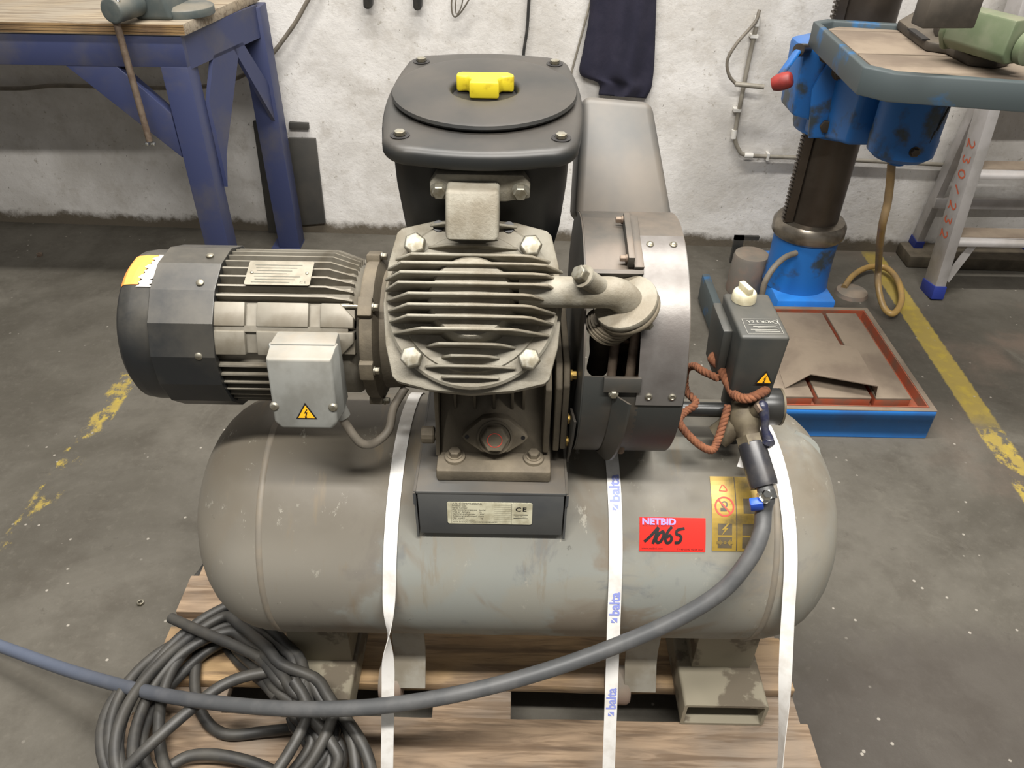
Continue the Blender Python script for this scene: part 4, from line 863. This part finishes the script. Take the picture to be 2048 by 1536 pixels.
# ================================================================== THINGS ON THE WALL
b = MB(); b.tube(smoothpath([PW(-60, 176, .03), PW(40, 177, .03), PW(110, 171, .03), (PW(200, 173, .03)), PW(330, 176, .03), PW(430, 170, .05), PW(495, 146, .05), PW(535, 118, .045), PW(575, 68, .035), PW(605, 20, .03), PW(640, -60, .03), PW(700, -300, .03)], 8), .0075, 10); tag(b.build('wall_cable', 'greycable'), 'grey cable hung along the wall behind the workbench', 'cable')
def wallslab(name, m, px, d0, d1, label, cat, bev=.002, group=None):
    b = MB(); a = [PW(x, y, d1) for x, y in px]; n = len(a); c = [p+WN*(d1-d0) for p in a]
    b.add([tuple(p) for p in a+c], [tuple(range(n)), tuple(range(2*n-1, n-1, -1))]+[(i, i+n, (i+1) % n+n, (i+1) % n) for i in range(n)]); return tag(b.build(name, m, bevel=bev), label, cat, group)
wallslab('dark_board', 'darkpanel', [(505, 243), (566, 244), (590, 472), (538, 470)], .004, .02, 'dark board leaning on the wall, left of the bench back leg', 'board')
wallslab('dark_board', 'darkpanel', [(575, 277), (630, 278), (650, 447), (592, 452)], .004, .02, 'dark board leaning on the wall, right of the bench back leg', 'board')
wallslab('dark_bar', 'darkpanel', [(577, 245), (616, 247), (617, 260), (578, 259)], .004, .02, 'short dark bar above the right-hand dark board', 'bar')
wallslab('tool_handle', 'rubber', [(722, -140), (748, -140), (744, 14), (739, 19), (731, 19), (726, 14)], .02, .05, 'black tool handle end hanging at the top, further left of the two', 'tool', .006)
wallslab('tool_handle', 'rubber', [(820, -140), (848, -140), (843, 17), (838, 22), (831, 22), (826, 17)], .02, .05, 'black tool handle end hanging at the top, further right of the two', 'tool', .006)
b = MB(); b.tube(smoothpath([PW(908, -40, .03), PW(903, 5, .03), PW(905, 28, .03), PW(912, 33, .03), PW(925, 20, .03), PW(942, -10, .035), PW(950, -40, .035)], 8), .0028, 8); b.tube(smoothpath([PW(918, -40, .04), PW(911, 10, .04), PW(914, 28, .04), PW(924, 8, .04), PW(930, -40, .04)], 8), .0022, 8); tag(b.build('wire_loop', 'greycable'), 'thin grey wire loop hanging on the wall at the top', 'wire')
b = MB(); b.tube(smoothpath([PW(1075, -300, .02), PW(1062, -60, .02), PW(1058, 0, .02), PW(1054, 60, .02), PW(1047, 110, .02), PW(1040, 200, .02)], 6), .0055, 8); tag(b.build('black_cord', 'rubber'), 'black cord hanging straight down the wall behind the filter', 'cord')
b = MB(); b.tube([PW(1260, -300, .02), PW(1192, -40, .02), PW(1166, 60, .02), PW(1143, 145, .02), PW(1120, 300, .02)], .004, 8); tag(b.build('wall_rod', 'conduit'), 'thin pale rod leaning on the wall beside the trousers', 'rod')
# work trousers: a sheet with folds
b = MB(); left = [(1190, -260), (1180, -40), (1180, 0), (1177, 40), (1166, 100), (1160, 148), (1196, 166), (1197, 190)]; right = [(1330, -260), (1314, -40), (1313, 0), (1311, 60), (1309, 120), (1306, 155), (1302, 178), (1292, 197)]
LP, RP = smoothpath([(x, y, 0) for x, y in left], 6), smoothpath([(x, y, 0) for x, y in right], 6); nu = 28
for side in (0, 1):
    for i, (l, r_) in enumerate(zip(LP, RP)):
        for j in range(nu+1):
            t = j/nu; d = .03+.02*math.sin(t*9+i*.06)*math.sin(math.pi*t)+.03*math.sin(math.pi*t)**.5+.003*math.sin(t*17+i*.11)
            if side: d = .012
            b.v.append(tuple(PW(l.x+(r_.x-l.x)*t, l.y+(r_.y-l.y)*t, d)))
m_ = len(LP); K = m_*(nu+1); W_ = nu+1
for i in range(m_-1):
    for j in range(nu): o = i*W_+j; b.f += [(o, o+1, o+W_+1, o+W_), (K+o, K+o+W_, K+o+W_+1, K+o+1)]
for i in range(m_-1):
    for j in (0, nu): o = i*W_+j; b.f.append((o, o+W_, K+o+W_, K+o))
for j in range(nu):
    for i in (0, m_-1): o = i*W_+j; b.f.append((o, K+o, K+o+1, o+1))
tag(b.build('work_trousers', 'navy', smooth=80), 'dark navy work trousers hanging on the wall', 'trousers')
# conduit on the wall
cn = thing('wall_conduit', 'grey conduit bent down the wall behind the drill press', 'conduit', PW(1480, 300, .02))
cpts = [PW(1516, 36, .02), PW(1500, 110, .02), PW(1484, 190, .02), PW(1472, 255, .02), PW(1470, 278, .02), PW(1477, 298, .02), PW(1492, 310, .02), PW(1560, 314, .02), PW(1700, 320, .02), PW(1900, 330, .02), PW(2120, 342, .02)]
MB().tube(smoothpath(cpts, 6), .0078, 12).build('conduit_pipe', 'conduit', cn, smooth=60)
for px, py, vert in ((1514, 42, 1), (1508, 72, 0), (1474, 220, 0), (1468, 268, 1), (1497, 311, 2), (1535, 313, 0)):
    p = PW(px, py, .02)
    if vert: MB().cyl(.0105, -.016, .016, 16, frame(p, WU if vert == 2 else (-.05, 0, 1))).build('conduit_sleeve', 'clip', cn)
    else: MB().box(-.013, .013, -.005, .005, -.02, .010, frame(p, -WN, (1, 0, .0) if py < 300 else (0, 0, 1))).build('conduit_clip', 'clip', cn)
MB().tube(smoothpath([PW(1519, 20, .02), PW(1510, 45, .035), PW(1475, 85, .06), PW(1455, 120, .07), PW(1458, 150, .07), PW(1472, 168, .07)], 8), .0058, 10).build('flexible_lead', 'greycable', cn, smooth=60)
MB().tube([PW(1470, 168, .07), PW(1528, 174, .085)], .0085, 12).build('lead_sleeve', 'conduit', cn)
# kerb at the wall foot under the ladder
b = MB(); b.box(1.56, 2.7, -.13, -.002, 0, .05, XW); tag(b.build('concrete_kerb', 'castdark', bevel=.006), 'low concrete kerb at the wall foot under the ladder', 'kerb', None)
# ================================================================== DRILL PRESS
dp = thing('drill_press', 'blue pillar drill press with rusty column and slotted base', 'drill press', (1.0, 2.43, 0))
BXa, BXb, BYa, BYb = .70, 1.197, 1.69, 2.245
b = MB(); b.box(BXa, BXb, BYa, BYb, 0, .066); b.ringprism([(BXa, BYa), (BXb, BYa), (BXb, BYb), (BXa, BYb)], [(BXa+.018, BYa+.018), (BXb-.018, BYa+.018), (BXb-.018, BYb-.018), (BXa+.018, BYb-.018)], .066, .100)
base = b.build('base', 'baseblue', dp, bevel=.004)
b = MB(); b.ringprism([(BXa+.0005, BYa+.0005), (BXb-.0005, BYa+.0005), (BXb-.0005, BYb-.0005), (BXa+.0005, BYb-.0005)], [(BXa+.016, BYa+.016), (BXb-.016, BYa+.016), (BXb-.016, BYb-.016), (BXa+.016, BYb-.016)], .0995, .1015); b.build('base_rim', 'dustplate', base)
b = MB(); b.box(BXa+.019, BXb-.019, BYa+.019, BYb-.019, .066, .070); b.ringprism([(BXa+.0178, BYa+.0178), (BXb-.0178, BYa+.0178), (BXb-.0178, BYb-.0178), (BXa+.0178, BYb-.0178)], [(BXa+.021, BYa+.021), (BXb-.021, BYa+.021), (BXb-.021, BYb-.021), (BXa+.021, BYb-.021)], .07, .102); b.build('base_channel', 'orangepaint', base)
for xa, xb in ((.735, .862), (.876, 1.028), (1.042, 1.142)):
    sb = MB().box(xa, xb, BYa+.052, BYb-.045, .066, .102).build('slot_block', 'orangepaint', base, bevel=.002)
    MB().box(xa-.0005, xb+.0005, BYa+.0515, BYb-.0445, .0985, .106).build('block_top', 'dustplate', base, bevel=.002)
MB().box(.905, 1.105, 2.285, 2.66, 0, .10).build('pedestal_foot', 'baseblue', dp, bevel=.006)
MB().box(.672, .70, 2.20, 2.44, .01, .115).build('pedestal_web', 'tableblue', dp, bevel=.006)
DX, DY = 1.003, 2.43
MB().lathe([(.112, .099), (.108, .13), (.106, .2), (.108, .285), (.09, .29)], 48, Matrix.Translation((DX, DY, 0))).build('pedestal', 'drillblue', dp)
MB().lathe([(.088, .285), (.116, .286), (.120, .292), (.120, .325), (.110, .340), (.09, .345)], 56, Matrix.Translation((DX, DY, 0))).build('column_collar', 'collar', dp)
colo = MB().cyl(.0865, .3, 1.8, 56, Matrix.Translation((DX, DY, 0))).build('column', 'column', dp)
b = MB(); b.box(DX-.104, DX-.078, DY-.05, DY-.022, .345, 1.8); b.build('rack', 'column', colo)
b = MB()
for k in range(0, 118): b.box(DX-.110, DX-.103, DY-.049, DY-.023, .35+.0062*k*2, .35+.0062*(k*2+1))
b.build('rack_teeth', 'column', colo)['kind'] = 'stuff'
# bracket on the column
b = MB(); b.lathe([(.089, .64), (.128, .645), (.132, .66), (.132, .90), (.125, .91), (.089, .91)], 48, Matrix.Translation((DX, DY, 0))); bo = b.build('table_bracket', 'drillblue', dp)
b = MB(); b.hexa([(DX-.19, 2.30, .72), (DX-.09, 2.28, .70), (DX-.08, 2.46, .70), (DX-.19, 2.44, .72)], [(DX-.20, 2.30, .91), (DX-.09, 2.28, .93), (DX-.08, 2.46, .93), (DX-.20, 2.44, .91)]); b.build('gear_housing', 'drillblue', bo, bevel=.012)
b = MB(); b.hexa([(DX-.085, 2.12, .70), (DX+.075, 2.12, .70), (DX+.12, 2.38, .645), (DX-.12, 2.38, .645)], [(DX-.085, 2.10, .93), (DX+.075, 2.10, .93), (DX+.12, 2.38, .92), (DX-.12, 2.38, .92)]); b.build('bracket_arm', 'drillblue', bo, bevel=.015, seg=3)
b = MB(); b.prism([(-.03, -.11), (.03, -.10), (.04, .0), (.03, .10), (-.02, .11), (-.05, .03)], 0, .03, frame((DX-.105, 2.285, .775), (-.3, -.95, .05), (1, 0, 0))); b.build('clamp_ear', 'drillblue', bo, bevel=.008)
for z in (.71, .86): MB().hexbolt(.019, .02, frame((DX-.10, 2.254, z), (-.3, -.95, .05))).build('clamp_bolt', 'column', bo)
# pivot cup under the table
PC = PY(1812, 262, 2.03); b = MB(); b.lathe([(0, -.118), (.022, -.115), (.022, -.098), (.066, -.095), (.084, -.08), (.086, -.04), (.084, -.036), (.084, .12), (.0, .12)], 44, Matrix.Translation((PC.x, PC.y, .80))); cu = b.build('pivot_cup', 'drillblue', dp)
MB().lathe([(.083, .098), (.10, .10), (.105, .115), (.105, .13)], 44, Matrix.Translation((PC.x, PC.y, .80))).build('cup_flange', 'drillblue', cu)
for z0, z1, da in ((.80, .88, 0), (.755, .80, 4)):
    d = Ra(0); a = R(-62-da); MB().box(-.002, .002, -.001, .002, z0-.80, z1-.80, Matrix.Translation((PC.x+.0845*math.cos(a), PC.y+.0845*math.sin(a), .80)) @ Matrix.Rotation(R(10), 4, 'Y')).build('cup_slit', 'inkblack', cu)
MB().hexbolt(.011, .012, frame((PC.x-.004, PC.y-.084, .748), (0, -1, 0))).build('cup_bolt', 'column', cu)
# table
ZT = .99; A = PZ(1621, 37, ZT); B = PZ(1727, 133, ZT); C1 = PZ(1790, 147, ZT); D1 = PZ(2048, 165, ZT)
fr_ = (D1-C1).normalized(); lf = (A-B).normalized(); C2 = C1+fr_*.50; C3 = C2+lf*((A-B).length+.05); A2 = A+fr_*.03+lf*.02
tp = [A-lf*.03, B, C1, C2, C3, A+fr_*.045+lf*.012]
cen = sum(tp, Vector())/len(tp); ti = [p+(cen-p).normalized()*.028 for p in tp]
b = MB(); b.ringprism([(p.x, p.y) for p in tp], [(p.x, p.y) for p in ti], .928, ZT); tb_ = b.build('table_rim', 'tableblue', dp, bevel=.004)
MB().prism([(p.x, p.y) for p in [q+(cen-q).normalized()*.02 for q in tp]], .93, .966, None).build('table_pan', 'viseiron', tb_)
ti2 = [p+(cen-p).normalized()*.052 for p in tp]
# table slabs cut by slots running along the front
def clip(poly, o, n_, sgn):
    out = []
    for i in range(len(poly)):
        p, q = poly[i], poly[(i+1) % len(poly)]; dp_, dq = sgn*((p-o).dot(n_)), sgn*((q-o).dot(n_))
        if dp_ >= 0: out.append(p)
        if dp_*dq < 0: out.append(p+(q-p)*(dp_/(dp_-dq)))
    return out
cuts = [PZ(1660, 62, .978), PZ(1700, 108, .978)]
pols = [clip(ti2, cuts[0]+lf*.004, lf, 1), clip(clip(ti2, cuts[0]-lf*.004, lf, -1), cuts[1]+lf*.004, lf, 1), clip(ti2, cuts[1]-lf*.004, lf, -1)]
for pl in pols:
    if len(pl) > 2: MB().prism([(p.x, p.y) for p in pl], .966, .980).build('table_slab', 'dustplate', tb_, bevel=.001)
# crank with red grip
ca = PY(1597, 100, 2.26); cb = PY(1548, 168, 2.24); cg = PY(1582, 158, 2.22)
MB().tube([PY(1612, 100, 2.30), ca], .017, 16).build('crank_boss', 'column', dp)
ck = MB().bar(ca, cb, .028, .012, (0, 1, 0)).build('crank_arm', 'drillblue', dp, bevel=.004)
MB().tube([cb+(cg-cb)*t for t in (-.08, .1, .3, .6, .85, 1.0, 1.06)], lambda t: .012+.012*math.sin(math.pi*min(1, .15+t*.75)), 18).build('crank_grip', 'redgrip', ck, smooth=60)
MB().hexbolt(.014, .014, frame(PY(1652, 112, 2.22), (-.3, -.9, 0))).build('clamp_bolt', 'column', bo)
# coolant hose, pipe and pump
hp = [PY(1783, 312, 2.03), PY(1783, 330, 2.03), PY(1776, 400, 2.05), PY(1763, 460, 2.08), PZ(1757, 530, .16), PZ(1757, 575, .09), PZ(1768, 615, .04), PZ(1787, 627, .03), PZ(1803, 600, .03), PZ(1795, 560, .03), PZ(1770, 535, .03), PZ(1735, 535, .03), PZ(1705, 552, .03), PZ(1688, 575, .02)]
ch = MB().tube(smoothpath(hp, 8), .0112, 14).build('coolant_hose', 'tanhose', dp, smooth=60)
MB().tube([PY(1781, 302, 2.03), PY(1783, 318, 2.03)], .008, 10).build('hose_nipple', 'brass', ch)
MB().lathe([(.0, 0), (.06, 0), (.055, .014), (.02, .02), (0, .02)], 24, Matrix.Translation(PZ(1702, 588, 0))).build('hose_drain', 'greycastpump', ch)
MB().tube(smoothpath([PY(1592, 506, 2.325), PY(1570, 515, 2.30), PY(1548, 535, 2.27), PY(1530, 565, 2.25), PY(1522, 600, 2.25)], 8), .010, 12).build('coolant_pipe', 'greycable', dp, smooth=60)
pc = PZ(1492, 562, .04); pu = MB().lathe([(.066, 0), (.068, .01), (.064, .14), (.060, .152), (.0, .154)], 36, Matrix.Translation((pc.x, pc.y, 0.0))).build('coolant_pump', 'greycastpump', dp)
MB().box(pc.x-.055, pc.x-.02, pc.y+.062, pc.y+.075, .08, .19).build('pump_plate', 'rubber', pu); MB().box(pc.x-.055, pc.x+.035, pc.y+.062, pc.y+.075, .175, .19).build('pump_plate', 'rubber', pu)
MB().tube(smoothpath([(pc.x+.06, pc.y-.02, .10), (pc.x+.085, pc.y-.03, .09), (pc.x+.10, pc.y-.03, .12), (pc.x+.12, pc.y-.01, .13)], 5), .008, 10).build('pump_nozzle', 'greycastpump', pu)
# bent sheet lying on the base
zs = .150; A_, B_, C_, D_ = PZ(1590, 672, zs), PZ(1713, 695, zs), PZ(1756, 772, zs), PZ(1622, 748, zs)
E_, F_ = PZ(1545, 700, .108), PZ(1570, 776, .108); G_, H_ = PZ(1722, 712, .108), PZ(1752, 792, .108)
b = MB(); dn = Vector((0, 0, -.003))
for q in ((A_, B_, C_, D_), (E_, A_, D_, F_), (B_, G_, H_, C_)): b.hexa([p+dn for p in q], q)
tag(b.build('bent_sheet', 'dustplate'), 'dusty bent steel sheet lying on the drill press base', 'sheet')
# drill vise on the table
dv = thing('drill_vise', 'green and dark iron machine vise on the drill press table', 'vise', PZ(1900, 90, .98))
zv = .981; pp = [(1792, 58), (1822, 40), (1870, 48), (1905, 75), (1960, 95), (2010, 108), (2016, 132), (1990, 138), (1935, 132), (1890, 108), (1850, 102), (1830, 88)]
MB().prism([(PZ(x, y, zv).x, PZ(x, y, zv).y) for x, y in pp], zv, zv+.022).build('vise_base', 'viseiron', dv, bevel=.004)
sl = [PZ(1822, 58, zv+.022), PZ(1852, 80, zv+.022)]; MB().bar(sl[0], sl[1], .004, .018, (0, 0, 1)).build('vise_slot', 'inkblack', dv)
b = MB(); b.box(-.03, .045, -.03, .04, 0, .085, frame(PZ(1893, 72, zv+.02), (0, 0, 1), (1, -.35, 0))); b.build('vise_body', 'viseiron', dv, bevel=.006)
b = MB(); b.box(-.06, .055, -.025, .025, 0, .06, frame(PZ(1886, 52, zv+.105), (0, 0, 1), (1, .1, 0))); b.build('vise_jaw', 'viseiron', dv, bevel=.004)
g0, g1 = PZ(1908, 92, zv+.03), PZ(2030, 128, zv+.03); Xg = frame(g0, g1-g0, (0, 0, 1)); Lg = (g1-g0).length; b = MB()
b.prism([(0, -.032), (.075, -.032), (.09, .0), (.09, .045), (.02, .05), (0, .03)], 0, Lg, Xg); b.build('vise_arm', 'visegreen', dv, bevel=.005)
MB().prism([(-.005, -.05), (.05, -.05), (.098, -.03), (.098, .05), (.03, .055), (-.005, .035)], -.010, .004, Xg).build('arm_end_plate', 'visegreen', dv, bevel=.004)
MB().prism([(.0, -.045), (.006, -.055), (.012, -.03)], .01, Lg-.02, Xg).build('arm_flange', 'visegreen', dv)
Xs_ = Xg @ Matrix.Translation((.036, -.005, Lg)); MB().lathe([(.030, 0), (.036, .004), (.036, .02), (.028, .026), (0, .026)], 28, Xs_).build('screw_cap', 'visegreen', dv)
MB().cyl(.016, .026, .05, 18, Xs_).build('screw_end', 'steel', dv)
# ================================================================== STEP LADDER
lad = thing('step_ladder', 'aluminium step ladder with orange number 230/232 by the wall', 'ladder', (1.8, 2.65, 0))
f0 = Vector((1.560, 2.485, .0)); fd = Vector((.02, .17, 1)).normalized()
Xr = frame(f0+fd*.004, fd, (1, 0, 0)); b = MB(); b.box(-.016, .022, -.012, .076, .02, 1.9, Xr); rail = b.build('front_rail', 'alu', lad, bevel=.003)
MB().box(-.020, .026, -.016, .080, .0, .05, Xr).build('rail_shoe', 'blueshoe', lad, bevel=.003)
Xr2 = Xr @ Matrix.Translation((.46, 0, 0)); MB().box(-.022, .016, -.012, .076, .02, 1.9, Xr2).build('front_rail', 'alu', lad, bevel=.003); MB().box(-.026, .020, -.016, .080, 0, .05, Xr2).build('rail_shoe', 'blueshoe', lad, bevel=.003)
rd = Vector((.01, -.10, 1)).normalized()
for dx in (0, .44):
    Xq = frame(Vector((1.612+dx, 2.82, .05)), rd, (1, 0, 0)); MB().box(-.014, .014, -.02, .03, .012, 1.9, Xq).build('rear_rail', 'alu', lad, bevel=.002); MB().box(-.017, .017, -.023, .033, 0, .03, Xq).build('rail_shoe', 'blueshoe', lad)
for z in (.23, .66, 1.1): MB().box(1.60, 2.07, 2.775-.1*z+.02, 2.795-.1*z+.02, z+.0, z+.04).build('rear_brace', 'alu', lad, bevel=.002)
for k in range(1, 7):
    z = .235*k; y = 2.485+.17*z; b = MB(); b.box(1.582, 2.0, y-.012, y+.075, z-.004, z); b.box(1.582, 2.0, y-.012, y-.008, z-.034, z); b.box(1.582, 2.0, y+.071, y+.075, z-.03, z)
    tr = b.build('tread', 'alu', lad, bevel=.001); MB().box(1.584, 1.998, y-.006, y+.07, z-.0005, z+.002).build('tread_grip', 'dustplate', tr)
b = MB(); b.add([], []); q = [(1.583, 2.46, .20), (1.583, 2.55, .20), (1.66, 2.55, .20), (1.583, 2.47, .06)]
MB().bar((1.585, 2.50, .07), (1.65, 2.53, .20), .004, .03, (0, 1, 0)).build('tread_gusset', 'alu', lad)
# painted number on the outer web: glyph tops point to the back... reading downwards
f = Flat(); s_ = .046
gl = {'2': [(-.4, .55), (.0, .9), (.4, .5), (.1, -.2), (-.45, -.85), (.1, -.7), (.5, -.85)], '3': [(-.4, .8), (.35, .75), (.0, .1), (.4, -.3), (.1, -.85), (-.4, -.7)], '0': [(.0, .8), (-.4, .2), (-.35, -.6), (.1, -.85), (.45, -.2), (.35, .55), (.0, .8)], '/': [(.45, .6), (-.45, -.7)]}
zz0 = .548
for i, ch_ in enumerate('230/232'):
    zc = zz0-i*.051-(0 if i < 3 else .008)+(.006 if ch_ == '/' else 0)
    f.stroke([(.0+u*0+.0+v*.026, zc-u*.028) for u, v in gl[ch_]], .006)
f.build('rail_number', 'inkorange', lambda a, c: Xr @ Vector((-.0168, .034-a, c)), lad)
